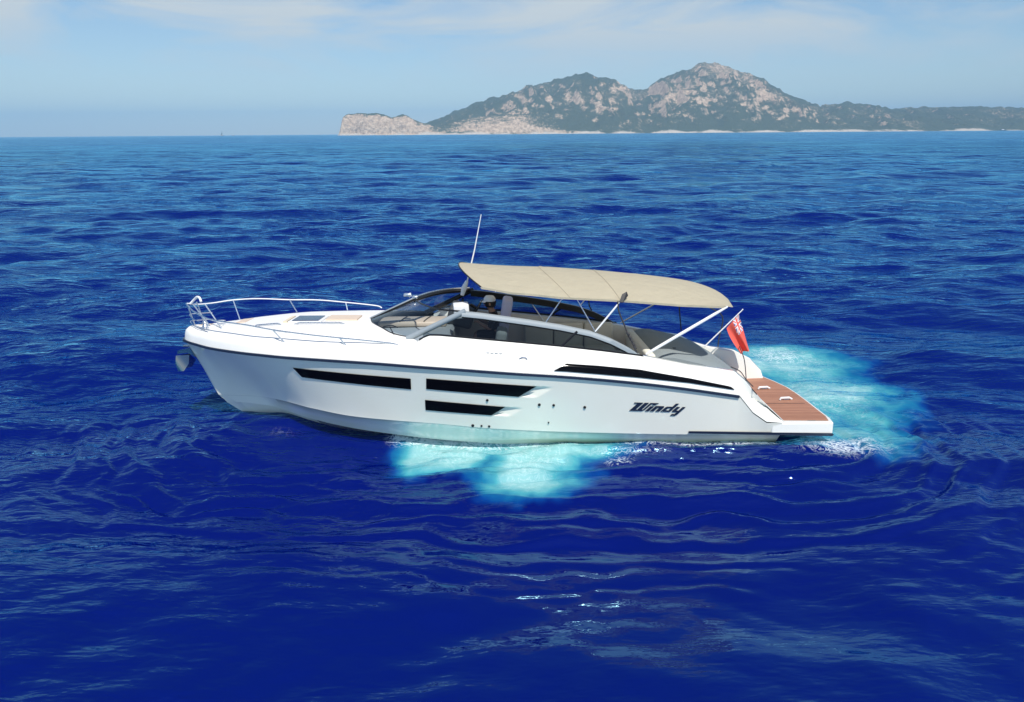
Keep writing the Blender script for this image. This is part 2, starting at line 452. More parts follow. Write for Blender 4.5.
def build_sea():
    ox, oy = CAM_LOC.x, CAM_LOC.y
    rs = [1.2]
    while rs[-1] < 13500:
        r = rs[-1]
        k = 0.0046 if r < 55 else (0.0085 if r < 300 else 0.03)
        if r < 4: k = 0.03
        rs.append(r * (1 + k))
    rs = np.array(rs)
    fine = np.radians(np.linspace(-62, 62, 861))
    coarse = np.radians(np.linspace(62, 298, 60))[1:-1]
    az = np.concatenate([fine, coarse])
    nr, na = len(rs), len(az)
    R, A = np.meshgrid(rs, az, indexing='ij')
    X = ox + R * np.sin(A); Y = oy + R * np.cos(A)
    x = X.ravel(); y = Y.ravel(); r = R.ravel()
    spacing = np.repeat(np.gradient(rs), na)
    # masks round the boat
    dseg, tt = seg_dist(x, y, (-4.4, -0.2), (4.5, -0.9))
    front = sstep(0.6, -0.8, y)
    lee = np.exp(-(((x - 0.8) / 4.6) ** 2 + ((y + 5.2) / 3.6) ** 2))
    patch = fbm(x * 0.09 + 3, y * 0.16 + 9, 3)
    patch2 = fbm(x * 0.022 + 30, y * 0.05 + 19, 3)
    ruff = np.clip(0.36 + 1.5 * (patch - 0.28) + 0.9 * (patch2 - 0.4), 0.22, 1.5)
    mesh_ruff = ruff * (1 - 0.35 * lee)
    ruff = ruff * (1 - 0.90 * lee)
    z = np.zeros_like(x)
    n = 120
    lam = np.exp(np.linspace(math.log(0.30), math.log(15.0), n)) * (1 + 0.05 * RNG.standard_normal(n))
    th = math.radians(100) + RNG.standard_normal(n) * np.where(lam > 3, 0.40, 0.62)
    ph = RNG.random(n) * 2 * math.pi
    for i in range(n):
        k = 2 * math.pi / lam[i]
        slope = 0.026 if lam[i] < 5 else 0.026 * (5 / lam[i]) ** 0.6
        if lam[i] < 0.7: slope *= 0.75
        a = slope / k
        w = sstep(2.2, 4.5, lam[i] / spacing)
        if lam[i] < 1.2: w = w * mesh_ruff
        else: w = w * (1 - 0.25 * lee)
        idx = np.nonzero(w > 0.01)[0]
        arg = k * (x[idx] * math.cos(th[i]) + y[idx] * math.sin(th[i])) + ph[i]
        z[idx] += a * w[idx] * (np.sin(arg) + 0.18 * np.sin(2 * arg + 1.3))
    # wash of the slowly turning boat: bent trains of ripples leaving the near side
    near = (r < 40)
    wx = x + 0.5 * (fbm(x * 0.7, y * 0.7, 3) - 0.5) * 2
    wob = (fbm(x * 0.55 + 7, y * 0.9 + 2, 3) - 0.5)
    d2 = dseg + 0.9 * wob
    env = front * sstep(0.35, 1.4, dseg) * sstep(5.6, 2.4, dseg) * near
    z += 0.10 * np.exp(-((x - 0.1) / 2.2) ** 2 - ((y + 1.0) / 0.55) ** 2)
    w1 = 2 * math.pi * d2
    bend = 2.2 * (fbm(x * 0.8 + 70, y * 1.6 + 20, 3) - 0.5)
    z += env * (0.026 * np.sin(w1 / 0.80) + 0.021 * np.sin(w1 / 0.43 + 3 * bend) + 0.009 * np.sin(w1 / 0.235 + 5 * bend))
    z += 0.05 * np.exp(-((x - 0.2) / 2.0) ** 2 - ((y + 1.9) / 0.9) ** 2) + 0.09 * np.exp(-((x - 6.4) / 1.3) ** 2 - ((y - 1.4) / 2.0) ** 2)
    churn = np.exp(-((x - 0.0) / 2.4) ** 2 - ((y + 1.8) / 0.9) ** 2) + np.exp(-((x - 6.2) / 1.7) ** 2 - ((y - 1.0) / 2.6) ** 2)
    z += 0.08 * churn * (fbm(x * 2.2, y * 2.2, 4) - 0.5)
    # aerated water
    jit = 0.85 * (fbm(x * 1.1 + 50, y * 1.1 + 50, 4) - 0.5)
    e1 = np.sqrt(((x + 1.15) / 1.15) ** 2 + ((y + 1.2) / 1.15) ** 2) + jit
    e2 = np.sqrt(((x - 0.25) / 1.15) ** 2 + ((y + 1.6) / 1.98) ** 2) + jit
    e3 = np.sqrt(((x - 1.3) / 1.3) ** 2 + ((y + 1.5) / 0.7) ** 2) + jit
    e4 = np.sqrt(((x + 0.3) / 1.7) ** 2 + ((y + 1.15) / 0.95) ** 2) + jit
    aer = np.maximum.reduce([sstep(1.2, 0.35, e4) * 0.98, sstep(1.25, 0.25, e1) * 1.05, sstep(1.25, 0.2, e2) * 1.1, sstep(1.2, 0.2, e3) * 0.85])
    q1 = np.sqrt(((x - 6.35) / 1.75) ** 2 + ((y - 1.0) / 2.5) ** 2) + jit
    q2 = np.sqrt(((x - 6.3) / 1.9) ** 2 + ((y - 2.8) / 1.3) ** 2) + jit
    q3 = np.sqrt(((x - 6.0) / 1.4) ** 2 + ((y + 1.2) / 1.1) ** 2) + jit
    aer1 = aer
    aer2 = np.maximum.reduce([sstep(1.3, 0.2, q1) * 0.86, sstep(1.35, 0.2, q2) * 0.9, sstep(1.25, 0.1, q3) * 0.75])
    aer = np.maximum(aer, aer2)
    hullside, t2 = seg_dist(x, y, (-2.0, -0.95), (4.4, -1.42))
    foam = np.clip(0.98 * np.exp(-(hullside / 0.32) ** 2) * front * (0.55 + 0.9 * fbm(x * 1.3, y * 1.3, 2)), 0, 1.1)
    foam = np.maximum(foam, 0.80 * np.exp(-((x - 5.6) / 1.0) ** 2 - ((y + 1.75) / 0.55) ** 2))
    foam = np.maximum(foam, 0.50 * np.exp(-((x - 1.9) / 1.2) ** 2 - ((y + 1.75) / 0.35) ** 2))
    foam = np.maximum(foam, 0.66 * np.exp(-((x - 6.3) / 1.0) ** 2 - ((y - 3.2) / 0.8) ** 2))
    foam = np.maximum(foam, 0.50 * aer2)
    foam = np.maximum(foam, 0.40 * aer1)
    foam = np.maximum(foam, 1.0 * np.exp(-((x + 1.8) / 0.22) ** 2 - ((y + 1.1) / 0.16) ** 2))
    foam = np.maximum(foam, 0.62 * np.exp(-((x - 1.75) / 0.35) ** 2 - ((y + 2.1) / 0.22) ** 2))
    foam = np.maximum(foam, 0.36 * np.exp(-((x + 4.2) / 0.8) ** 2 - ((y + 0.9) / 0.35) ** 2))
    nv = len(x)
    verts = np.empty((nv + 1, 3)); verts[:nv, 0] = x; verts[:nv, 1] = y; verts[:nv, 2] = z
    verts[nv] = (ox, oy, 0)
    I, J = np.meshgrid(np.arange(nr - 1), np.arange(na), indexing='ij')
    J2 = (J + 1) % na
    quads = np.stack([I * na + J, I * na + J2, (I + 1) * na + J2, (I + 1) * na + J], -1).reshape(-1, 4)[:, ::-1]
    j = np.arange(na)
    tris = np.stack([np.full(na, nv), (j + 1) % na, j], -1)
    me = bpy.data.meshes.new('sea')
    me.vertices.add(nv + 1); me.vertices.foreach_set('co', verts.ravel())
    me.loops.add(quads.size + tris.size)
    me.loops.foreach_set('vertex_index', np.concatenate([quads.ravel(), tris.ravel()]).astype(np.int32))
    me.polygons.add(len(quads) + len(tris))
    st = np.concatenate([np.arange(len(quads)) * 4, len(quads) * 4 + np.arange(len(tris)) * 3]).astype(np.int32)
    me.polygons.foreach_set('loop_start', st)
    me.update(calc_edges=True)
    for nm, arr in (('unresolved', 0.03 + 0.30 * sstep(40, 700, r)), ('farwave', sstep(30, 140, r)), ('slick', np.clip(front * sstep(6.0, 3.5, dseg), 0, 1)), ('aeration', aer), ('foam', foam), ('ruffle', np.maximum(ruff, 0.9 * np.clip(churn, 0, 1)))):
        a = me.attributes.new(nm, 'FLOAT', 'POINT')
        a.data.foreach_set('value', np.append(arr, 0).astype(np.float32))
    me.flip_normals() if me.polygons[0].normal.z < 0 else None
    o = link('sea', me, water_material(), smooth=180)
    return tag(o, 'deep blue rippled sea with turquoise wash beside the boat', 'sea', kind='structure')
build_sea()

# ------------------------------------------------------------------ island
def island_material():
    m = bpy.data.materials.new('island_rock_and_scrub'); m.use_nodes = True
    t = m.node_tree; b = t.nodes['Principled BSDF']; L = t.links.new
    co = N(t, 'ShaderNodeTexCoord'); ge = N(t, 'ShaderNodeNewGeometry')
    rk = N(t, 'ShaderNodeAttribute', attribute_name='rockiness')
    def noise(s, d, r=0.6):
        n = N(t, 'ShaderNodeTexNoise'); n.inputs['Scale'].default_value = s; n.inputs['Detail'].default_value = d; n.inputs['Roughness'].default_value = r
        L(co.outputs['Object'], n.inputs['Vector']); return n.outputs['Fac']
    n1, n2, n3, n4 = noise(0.008, 4), noise(0.07, 5, 0.7), noise(0.02, 3), noise(0.22, 4, 0.7)
    def mth(op, x, y):
        q = N(t, 'ShaderNodeMath', operation=op)
        for i, v in enumerate((x, y)):
            if isinstance(v, (int, float)): q.inputs[i].default_value = v
            else: L(v, q.inputs[i])
        return q.outputs[0]
    s = mth('ADD', mth('MULTIPLY', n1, 0.30), mth('MULTIPLY', n2, 0.75))
    s = mth('ADD', mth('ADD', s, mth('MULTIPLY', n4, 0.95)), rk.outputs['Fac'])
    f = N(t, 'ShaderNodeMapRange'); f.inputs['From Min'].default_value = 1.10; f.inputs['From Max'].default_value = 1.34
    L(s, f.inputs['Value'])
    g = N(t, 'ShaderNodeMix', data_type='RGBA'); g.inputs['A'].default_value = (0.032, 0.050, 0.026, 1); g.inputs['B'].default_value = (0.12, 0.125, 0.07, 1); L(n4, g.inputs['Factor'])
    r = N(t, 'ShaderNodeMix', data_type='RGBA'); r.inputs['A'].default_value = (0.34, 0.235, 0.155, 1); r.inputs['B'].default_value = (0.72, 0.54, 0.38, 1)
    rf = N(t, 'ShaderNodeMapRange'); rf.inputs['From Min'].default_value = 0.36; rf.inputs['From Max'].default_value = 0.62; L(n2, rf.inputs['Value']); L(rf.outputs['Result'], r.inputs['Factor'])
    c = N(t, 'ShaderNodeMix', data_type='RGBA'); L(f.outputs['Result'], c.inputs['Factor']); L(g.outputs['Result'], c.inputs['A']); L(r.outputs['Result'], c.inputs['B'])
    sp = N(t, 'ShaderNodeSeparateXYZ'); L(co.outputs['Object'], sp.inputs[0])
    sh = mth('ADD', sp.outputs['Z'], mth('ADD', mth('MULTIPLY', n1, -46.0), mth('MULTIPLY', n4, -12.0)))
    sf = N(t, 'ShaderNodeMapRange'); sf.inputs['From Min'].default_value = -21.0; sf.inputs['From Max'].default_value = -27.0; L(sh, sf.inputs['Value'])
    c2 = N(t, 'ShaderNodeMix', data_type='RGBA'); c2.inputs['B'].default_value = (0.62, 0.54, 0.44, 1); L(sf.outputs['Result'], c2.inputs['Factor']); L(c.outputs['Result'], c2.inputs['A'])
    L(c2.outputs['Result'], b.inputs['Base Color']); b.inputs['Roughness'].default_value = 0.95; b.inputs['Specular IOR Level'].default_value = 0.1
    bp = N(t, 'ShaderNodeBump'); bp.inputs['Strength'].default_value = 1.0; bp.inputs['Distance'].default_value = 14.0
    L(n2, bp.inputs['Height']); L(bp.outputs['Normal'], b.inputs['Normal'])
    return m

def build_island():
    # ridge lines: metres along x at the ridge's distance, metres of height
    D1, D2, D3 = 4300.0, 3480.0, 3560.0
    def ridge(px, D):
        xs, zs = [], []
        for a, bb in px:
            d = fw + cx_ * ((a - 512) / 683) - cy_ * ((bb - 351) / 683)
            k = (D - CAM_LOC.y) / d.y
            xs.append(k * d.x); zs.append(CAM_LOC.z + k * d.z)
        return np.array(xs), np.array(zs)
    A = [(330, 140), (395, 131), (412, 127), (430, 122), (455, 110), (480, 103), (510, 92), (540, 82.5), (565, 78), (590, 73.5), (605, 76), (620, 84), (637, 87), (648, 88.5), (660, 80), (672, 76), (690, 70), (700, 63.5), (715, 62), (727, 65), (740, 72), (760, 80), (780, 91), (800, 101), (815, 108), (830, 104), (848, 101), (865, 104), (880, 109), (905, 107), (940, 108.5), (960, 107), (990, 107), (1024, 108), (1080, 107), (1150, 111), (1250, 116), (1400, 122), (1600, 128)]
    B = [(336, 137), (340, 136), (342.5, 117), (346, 114), (365, 112.8), (378, 113), (390, 117.5), (396, 116), (402, 113.2), (409, 117.5), (416, 121), (427, 124.5), (440, 127), (470, 134)]
    Cc = [(400, 138), (425, 130), (440, 124), (470, 118), (500, 114.5), (530, 113.5), (545, 117), (565, 121), (600, 122), (640, 124), (700, 126), (800, 126.5), (1024, 124.5), (1300, 124), (1600, 124)]
    a, b, c = ridge(A, D1), ridge(B, D2), ridge(Cc, D3)
    xs = np.linspace(-1150, 5200, 1000)
    ys = np.concatenate([np.linspace(3200, 3760, 90), np.linspace(3770, 5200, 90)])
    X, Y = np.meshgrid(xs, ys, indexing='ij')
    wob = (fbm(X / 260, Y / 260, 4) - 0.5)
    ha = np.interp(X * (D1 / np.maximum(Y, 1)) ** 0.35, *a)
    shoreA = 3420 + 90 * (fbm(X / 300 + 5, Y * 0 + 3, 3) - 0.5)
    s = np.clip((Y + 60 * wob - shoreA) / (D1 - shoreA), 0, None)
    prof = np.where(s < 1, s ** 0.85, np.maximum(1 - 0.7 * (s - 1), -0.2))
    rid = 1 - np.abs(2 * fbm(X / 180 + 9, Y / 420 + 1, 4) - 1)
    za = ha * prof + (rid - 0.72) * 150 * np.clip(ha / 250, 0.1, 1) * np.clip(s * (1.12 - s) * 3.4, 0, 1) + (fbm(X / 42, Y / 42, 4) - 0.5) * 30 * np.clip(s * 6, 0, 1) * np.clip(ha / 160, 0.25, 1)
    def cliff(rd, y0, wdt, back, extra):
        h = np.interp(X, *rd)
        t = np.clip((Y + 45 * (fbm(X / 70 + extra, Y / 200, 4) - 0.5) - y0) / wdt, 0, 1)
        fall = 1 - sstep(back, back + 500, Y - y0)
        return h * (t ** 0.55) * fall + (fbm(X / 25 + extra, Y / 25, 3) - 0.5) * 16 * t * fall + (fbm(X / 14 + extra, Y * 0 + 1.5, 2) - 0.5) * 10 * t * (1 - t) * fall, t
    zb, tb = cliff(b, 3425, 55, 110, 3.0)
    zc, tc_ = cliff(c, 3440, 120, 200, 8.0)
    Z = np.maximum.reduce([za, zb, zc])
    Z = np.where(Y < 3300, -25, Z) - 3
    gz = np.hypot(np.gradient(Z, axis=0) / np.gradient(X, axis=0), np.gradient(Z, axis=1) / np.gradient(Y, axis=1))
    rock = 0.45 * (sstep(0.5, 1.4, gz) - 0.16) + 0.5 * (fbm(X / 150, Y / 300 + 4, 4) - 0.5)
    # bare crags on the two summits, bare low cliffs towards the west
    U = X * 3500 / Y
    rock += 0.17 * np.exp(-((U - 980) / 330) ** 2) * sstep(60, 170, Z) + 0.17 * np.exp(-((U - 510) / 120) ** 2) * sstep(120, 190, Z) * sstep(330, 200, Z)
    rock += 0.30 * sstep(400, -100, U) * sstep(150, 40, Z) * sstep(3720, 3600, Y) * sstep(0.12, 0.5, gz)
    rock += 0.04 * sstep(1500, 1900, U)
    me = bpy.data.meshes.new('island')
    nx, ny = X.shape
    v = np.stack([X, Y, Z], -1).reshape(-1, 3)
    I, J = np.meshgrid(np.arange(nx - 1), np.arange(ny - 1), indexing='ij')
    q = np.stack([I * ny + J, (I + 1) * ny + J, (I + 1) * ny + J + 1, I * ny + J + 1], -1).reshape(-1, 4)
    me.vertices.add(len(v)); me.vertices.foreach_set('co', v.ravel())
    me.loops.add(q.size); me.loops.foreach_set('vertex_index', q.ravel().astype(np.int32))
    me.polygons.add(len(q)); me.polygons.foreach_set('loop_start', (np.arange(len(q)) * 4).astype(np.int32))
    me.update(calc_edges=True)
    at = me.attributes.new('rockiness', 'FLOAT', 'POINT'); at.data.foreach_set('value', rock.ravel().astype(np.float32))
    o = link('island_hills', me, island_material(), smooth=180)
    return tag(o, 'rocky island with two scrub covered peaks and pale cliffs on the horizon', 'island', kind='structure')
build_island()

# ------------------------------------------------------------------ the air
def build_haze():
    b = MB(); b.box((0, 6000, 205), (27000, 15200, 430))
    m = bpy.data.materials.new('haze_air'); m.use_nodes = True
    t = m.node_tree; t.nodes.clear()
    v = N(t, 'ShaderNodeVolumePrincipled')
    v.inputs['Color'].default_value = (0.36, 0.68, 1.0, 1)
    v.inputs['Density'].default_value = 0.00012
    v.inputs['Anisotropy'].default_value = -0.25
    o = N(t, 'ShaderNodeOutputMaterial'); t.links.new(v.outputs[0], o.inputs['Volume'])
    h = b.build('haze', m, smooth=0)
    h.data.name = 'haze'
    tag(h, 'thin pale blue sea haze', 'haze', kind='stuff')
build_haze()

# ------------------------------------------------------------------ the motor yacht
HEEL = math.radians(-4.5)
yacht = bpy.data.objects.new('motor_yacht', None); COL.objects.link(yacht)
yacht.rotation_euler = (HEEL, 0, 0)
tag(yacht, 'white open motor yacht with beige canopy and teak swim platform', 'motor yacht')

# longitudinal lines of the hull: x, half breadth, height
SHEER = np.array([(-6.17, 0.0, 1.56), (-6.13, .13, 1.555), (-6.02, .25, 1.545), (-5.8, .42, 1.535), (-5.46, .69, 1.53), (-4.86, 1.07, 1.54), (-4.36, 1.30, 1.54), (-3.9, 1.45, 1.53), (-3.46, 1.55, 1.52), (-2.5, 1.71, 1.49), (-1.15, 1.84, 1.41), (.19, 1.87, 1.31), (.78, 1.87, 1.27), (2.1, 1.83, 1.13), (2.79, 1.79, 1.03), (3.79, 1.72, .86)])
CHINE = np.array([(-5.66, 0.0, .45), (-5.3, .13, .47), (-4.72, .38, .52), (-4.15, .76, .55), (-3.56, 1.08, .51), (-2.80, 1.30, .43), (-1.9, 1.45, .385), (-1.25, 1.50, .345), (-.34, 1.55, .27), (1.15, 1.60, .21), (2.87, 1.60, .16), (4.58, 1.60, .14)])
STRAKE = np.array([(-5.52, 0, .29), (-5.0, .20, .33), (-4.55, .36, .33), (-3.88, .62, .21), (-3.23, .82, .11), (-2.46, 1.0, .03), (-1, 1.15, -.1), (1, 1.22, -.2), (4.58, 1.25, -.24)])
KEEL = np.array([(-5.10, 0, 0.0), (-4.8, 0, -.15), (-4.3, 0, -.32), (-3.5, 0, -.48), (-2, 0, -.58), (4.58, 0, -.58)])
def line(tab, x): return pchip(x, tab[:, 0], tab[:, 1]), pchip(x, tab[:, 0], tab[:, 2])
def sheer(x):
    x = np.asarray(x, float)
    y, z = line(SHEER, x)
    aft = x > 3.79
    y = np.where(aft, np.interp(x, [3.79, 4.58], [1.72, 1.66]), y)
    z = np.where(aft, np.interp(x, [3.79, 4.05, 4.30, 4.58], [.86, .55, .375, .365]), z)
    return y, z
def hull_point(u, t):
    """u 0..1 bow to stern, t 0..1 chine to sheer"""
    xs = -6.17 + u * (4.58 + 6.17); xc = -5.66 + u * (4.58 + 5.66)
    ys, zs = sheer(xs); yc, zc = line(CHINE, xc)
    x = xc + t * (xs - xc); z = zc + t * (zs - zc)
    p = 1.0 + 0.38 * np.clip((-1.2 - x) / 3.5, 0, 1)
    y = yc + 0.02 + (ys - yc - 0.02) * t ** p
    return x, np.maximum(y, 0), z
def hull_y(x, z):
    u = np.clip((x + 6.0) / 10.6, 0, 1); t = 0.5
    for _ in range(40):
        px, py, pz = hull_point(u, t)
        u = np.clip(u + (x - px) / 10.6, 0, 1)
        _, _, z0 = hull_point(u, 0.0); _, _, z1 = hull_point(u, 1.0)
        t = np.clip((z - z0) / (z1 - z0), 0, 1)
    return float(hull_point(u, t)[1])
# glazed recesses: (x, z) corners  top-fore, top-aft, bottom-aft, bottom-fore and length of the ramp behind
WIN = [((-3.73, 1.33), (-1.68, 1.215), (-1.69, 1.01), (-3.60, 1.15), 0.0),
       ((-1.42, 1.225), (.40, 1.09), (.10, .895), (-1.435, 1.025), 0.30),
       ((-1.47, .815), (-.12, .70), (-.36, .535), (-1.475, .615), 0.32)]
def recess(x, z):
    d = np.zeros_like(x)
    for (a, b, c, e, rl) in WIN:
        if rl == 0: continue
        st = (b[1] - a[1]) / (b[0] - a[0]); sb = (c[1] - e[1]) / (c[0] - e[0])
        zt = a[1] + st * (x - a[0]); zb = e[1] + sb * (x - e[0])
        f = np.clip((z - zb) / (zt - zb), 0, 1)
        xe = c[0] + f * (b[0] - c[0])
        dep = 0.06 * np.clip(1 - (x - xe) / rl, 0, 1) * np.clip((x - xe + .05) / .05, 0, 1)
        e_ = np.minimum(f, 1 - f) / .16; dep = dep * np.clip(e_, 0, 1)
        d = np.maximum(d, np.where((z < zt) & (z > zb) & (x > a[0] - .01), dep, 0))
    return d
def build_hull():
    b = MB()
    nu, ntp = 620, 64
    u = np.linspace(0, 1, nu) ** 1.08
    for sgn in (-1, 1):
        rows = []
        for ui in u:
            t = np.linspace(0, 1, ntp)
            x, y, z = hull_point(ui, t)
            y = y - recess(x, z)
            xk = -5.10 + ui * (4.58 + 5.10); xst = -5.52 + ui * (4.58 + 5.52); xc = -5.66 + ui * (4.58 + 5.66)
            yk, zk = line(KEEL, xk); yst, zst = line(STRAKE, xst); yc, zc = line(CHINE, xc)
            row = [(xk, 0, zk), (xk + .5 * (xst - xk), .5 * float(yst), zk + .5 * float(zst - zk)), (xst, sgn * yst, zst), (xst, sgn * (yst + .03 * min(1, ui * 8)), zst + .005),
                   (xst + .5 * (xc - xst), sgn * (.03 * min(1, ui * 8) * .5 + .5 * (yst + yc)), .5 * (zst + zc)), (xc, sgn * (yc - .005), zc - .012)]
            row[1] = (row[1][0], sgn * row[1][1], row[1][2])
            row += [(x[i], sgn * y[i], z[i]) for i in range(ntp)]
            rows.append(row)
        b.grid(rows, flip=sgn > 0)
        b.add(rows[-1] + [(4.58, 0, .365)], [tuple(range(len(rows[-1]) + 1))])
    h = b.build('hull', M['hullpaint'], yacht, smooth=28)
    return h
hull = build_hull()

# hull windows (flat black glass panes let into the topsides)
for (a, b_, c, e, rl) in WIN:
    for sgn in (-1, 1):
        g = MB(); rows = []
        for i in range(25):
            f = i / 24
            gz_ = 0.0
            tp = (a[0] + f * (b_[0] - a[0]), a[1] + f * (b_[1] - a[1]) + gz_); bt = (e[0] + f * (c[0] - e[0]), e[1] + f * (c[1] - e[1]) - gz_)
            row = []
            for j in range(5):
                k = j / 4
                x_, z_ = tp[0] + k * (bt[0] - tp[0]), tp[1] + k * (bt[1] - tp[1])
                yy = hull_y(x_, z_) + 0.012
                row.append((x_, sgn * yy, z_))
            rows.append(row)
        g.grid(rows, flip=sgn > 0)
        g.build('hull_window', M['blackglass'], hull, smooth=180)

# rub rail
def rub(sgn):
    xs = np.concatenate([np.linspace(-6.17, -5.6, 14), np.linspace(-5.5, 3.79, 80)])
    ys, zs = sheer(xs)
    b = MB()
    rows = []
    for x, y, z in zip(xs, ys, zs):
        o = 0.012
        rows.append([(x - (o if x < -6.1 else 0), sgn * (y - .02), z + .022), (x - (.03 if x < -6.1 else 0), sgn * (y + .024), z + .018), (x - (.03 if x < -6.1 else 0), sgn * (y + .024), z - .026), (x, sgn * (y - .02), z - .03)])
    b.grid(rows, closed=True)
    return b
b = rub(-1); b2 = rub(1); b.add(b2.v, b2.f)
b.build('rub_rail', M['navy'], hull, smooth=40)
for sgn in (-1, 1):
    b = MB(); b.prism([(3.0, sgn * 1.64, .225), (5.44, sgn * 1.652, .175), (5.47, sgn * 1.645, .15), (5.44, sgn * 1.648, .125), (3.0, sgn * 1.63, .185)], (0, sgn * .022, 0))
    b.build('platform_fender', M['navy'], hull, smooth=0)

# lettering on the topsides
def lettering(sgn):
    b = MB()
    H, UX, SH = 0.158, 0.160, 1.0
    x0, z0, slope = 1.965, .625, -0.045
    def P(u, v):
        v2 = v
        x = x0 + u * UX * 1.0 + v * H * SH * 0.92
        z = z0 + v2 * H + slope * (x - x0)
        return x, z
    def poly(pts):
        # triangulate as one prism standing 6 mm proud of the hull
        out = []
        for u, v in pts:
            x, z = P(u, v)
            out.append((x, sgn * (hull_y(x, z) + 0.004), z))
        b.prism(out, (0, sgn * 0.008, 0))
    poly([(-.04, 0), (.46, 0), (.46, 1), (-.46, 1), (-.40, .87), (-.02, .87)])
    poly([(.46, 0), (.66, 0), (.66, .16), (.46, .16)])
    poly([(.66, 0), (1.08, 0), (1.06, 1), (.62, 1)])
    poly([(1.08, 0), (1.26, 0), (1.24, .16), (1.08, .16)])
    poly([(1.26, 0), (1.42, .16), (1.46, .86), (2.02, .86), (2.10, 1), (1.22, 1), (1.24, .16)])
    poly([(1.62, 0), (1.98, 0), (1.98, .6), (1.62, .6)])
    poly([(1.66, .72), (1.98, .72), (1.98, .84), (1.66, .84)])
    poly([(2.12, 0), (2.50, 0), (2.50, .66), (2.12, .66)])
    poly([(2.50, .46), (2.70, .46), (2.70, 0), (3.10, 0), (3.10, .54), (2.98, .66), (2.50, .66)])
    poly([(3.26, 0), (3.95, 0), (3.95, .17), (3.60, .17), (3.60, .45), (3.95, .45), (3.95, .62), (3.36, .62), (3.26, .5)])
    poly([(3.95, 0), (4.22, 0), (4.22, 1), (3.90, 1)])
    poly([(4.38, .08), (4.5, 0), (5.0, 0), (5.0, .17), (4.72, .17), (4.72, .62), (4.38, .62)])
    poly([(5.0, -.24), (5.3, -.28), (5.3, .62), (4.98, .62)])
    poly([(4.72, -.45), (5.2, -.45), (5.3, -.28), (5.0, -.24), (4.70, -.24)])
    return b
for sgn in (-1, 1):
    lettering(sgn).build('lettering', M['navy'], hull, smooth=0)

# skin fittings
for (x_, z_, r_) in [(-.42, .825, .022), (.45, .745, .024), (.69, .735, .022), (1.21, .695, .024), (-.68, .325, .026), (-.53, .322, .018), (-.40, .315, .020), (.61, .40, .014)]:
    g = MB(); yy = hull_y(x_, z_)
    ring = [(x_ + r_ * math.cos(t), -(yy + .001), z_ + r_ * math.sin(t)) for t in np.linspace(0, 2 * math.pi, 14)[:-1]]
    g.prism(ring, (0, -.012, 0))
    g.build('drain_fitting', M['black'], hull, smooth=0)

# ---- deck ----
LIP = [(0.0, 0.02), (0.022, 0.115), (0.05, 0.185), (0.11, 0.225), (0.19, 0.245)]      # inboard of the sheer, above the sheer
def lip_row(x, sgn, zcap=None):
    y, z = sheer(x); y, z = float(y), float(z)
    row = []
    for dy, dz in LIP:
        yy = max(0, y - dy * min(1, max(0.0, (y) / 0.5)))
        zz = z + dz
        if zcap is not None: zz = min(zz, zcap)
        row.append((x + (dy * 0.8 if x < -6.0 else 0) * (1 - (x + 6.17) / .17 if x < -6.0 else 0), sgn * yy, zz))
    return row
def p3(x):
    y, z = sheer(x); y, z = float(y), float(z)
    return max(0, y - .19 * min(1, y / .5)), z + .245
def xend(v):                                      # where the windscreen stands on the deck
    return float(pchip(abs(v), [0, .25, .55, .75, .88, 1.0], [-2.66, -2.56, -2.28, -2.0, -1.78, -1.62]))
def crown(x, v):
    y3, z3 = p3(x)
    h = float(np.interp(x, [-6.17, -5.6, -5, -4, -2.6, -1.6], [.0, .04, .085, .155, .185, .175]))
    return z3 + h * (1 - abs(v) ** 4.5)
def build_deck():
    b = MB()
    for sgn in (-1, 1):
        rows = [lip_row(x, sgn) for x in np.concatenate([np.linspace(-6.17, -5.6, 16), np.linspace(-5.55, -1.62, 50)])]
        b.grid(rows, flip=sgn < 0)
    rows = []
    for v in np.linspace(-1, 1, 49):
        row = []
        for s in np.linspace(0, 1, 60) ** 1.3:
            x = -6.155 + s * (xend(v) + .22 * max(0, min(1, (abs(v) - .6) / .2, (1 - abs(v)) / .05)) + 6.155)
            y3, z3 = p3(x)
            row.append((x + (0.13 * (1 - (x + 6.17) / .17) if x < -6.0 else 0), v * y3, crown(x, v)))
        rows.append(row)
    b.grid(rows)
    d = b.build('deck', M['deckwhite'], yacht, smooth=40)
    return d
deck = build_deck()

def dz(x, y):
    y3, z3 = p3(x); return crown(x, min(1, abs(y) / max(y3, .01)))
def deck_box(name, x0, x1, y0, y1, h, m, bev=.012):
    g = MB(); n = 8
    rows_t = []
    for i in range(n + 1):
        x = x0 + (x1 - x0) * i / n
        rows_t.append([(x, y0 + (y1 - y0) * j / 3, dz(x, y0 + (y1 - y0) * j / 3) + h) for j in range(4)])
    g.grid(rows_t)
    for edge in ([r[0] for r in rows_t], [r[-1] for r in rows_t], rows_t[0], rows_t[-1]):
        g.grid([edge, [(p[0], p[1], p[2] - h - .01) for p in edge]])
    return g.build(name, m, deck, smooth=30)
fr_ = deck_box('deck_hatch', -4.06, -3.46, -.46, .10, .022, M['white'])
deck_box('hatch_glass', -4.0, -3.52, -.42, .06, .034, M['hatchglass'])
deck_box('deck_pad', -3.42, -2.84, -.30, .14, .03, M['vinyl'])
deck_box('deck_pad', -4.15, -4.08, -.46, .10, .03, M['cream'])
for x0, x1 in ((-4.62, -4.14), (-3.9, -3.0)):
    g = MB(); n = 10
    g.tube([(x0 + (x1 - x0) * i / n, -.62, dz(x0 + (x1 - x0) * i / n, .62) + (.03 if 0 < i < n else 0.0)) for i in range(n + 1)], .013, 6)
    g.build('grab_rail', M['steel'], deck)
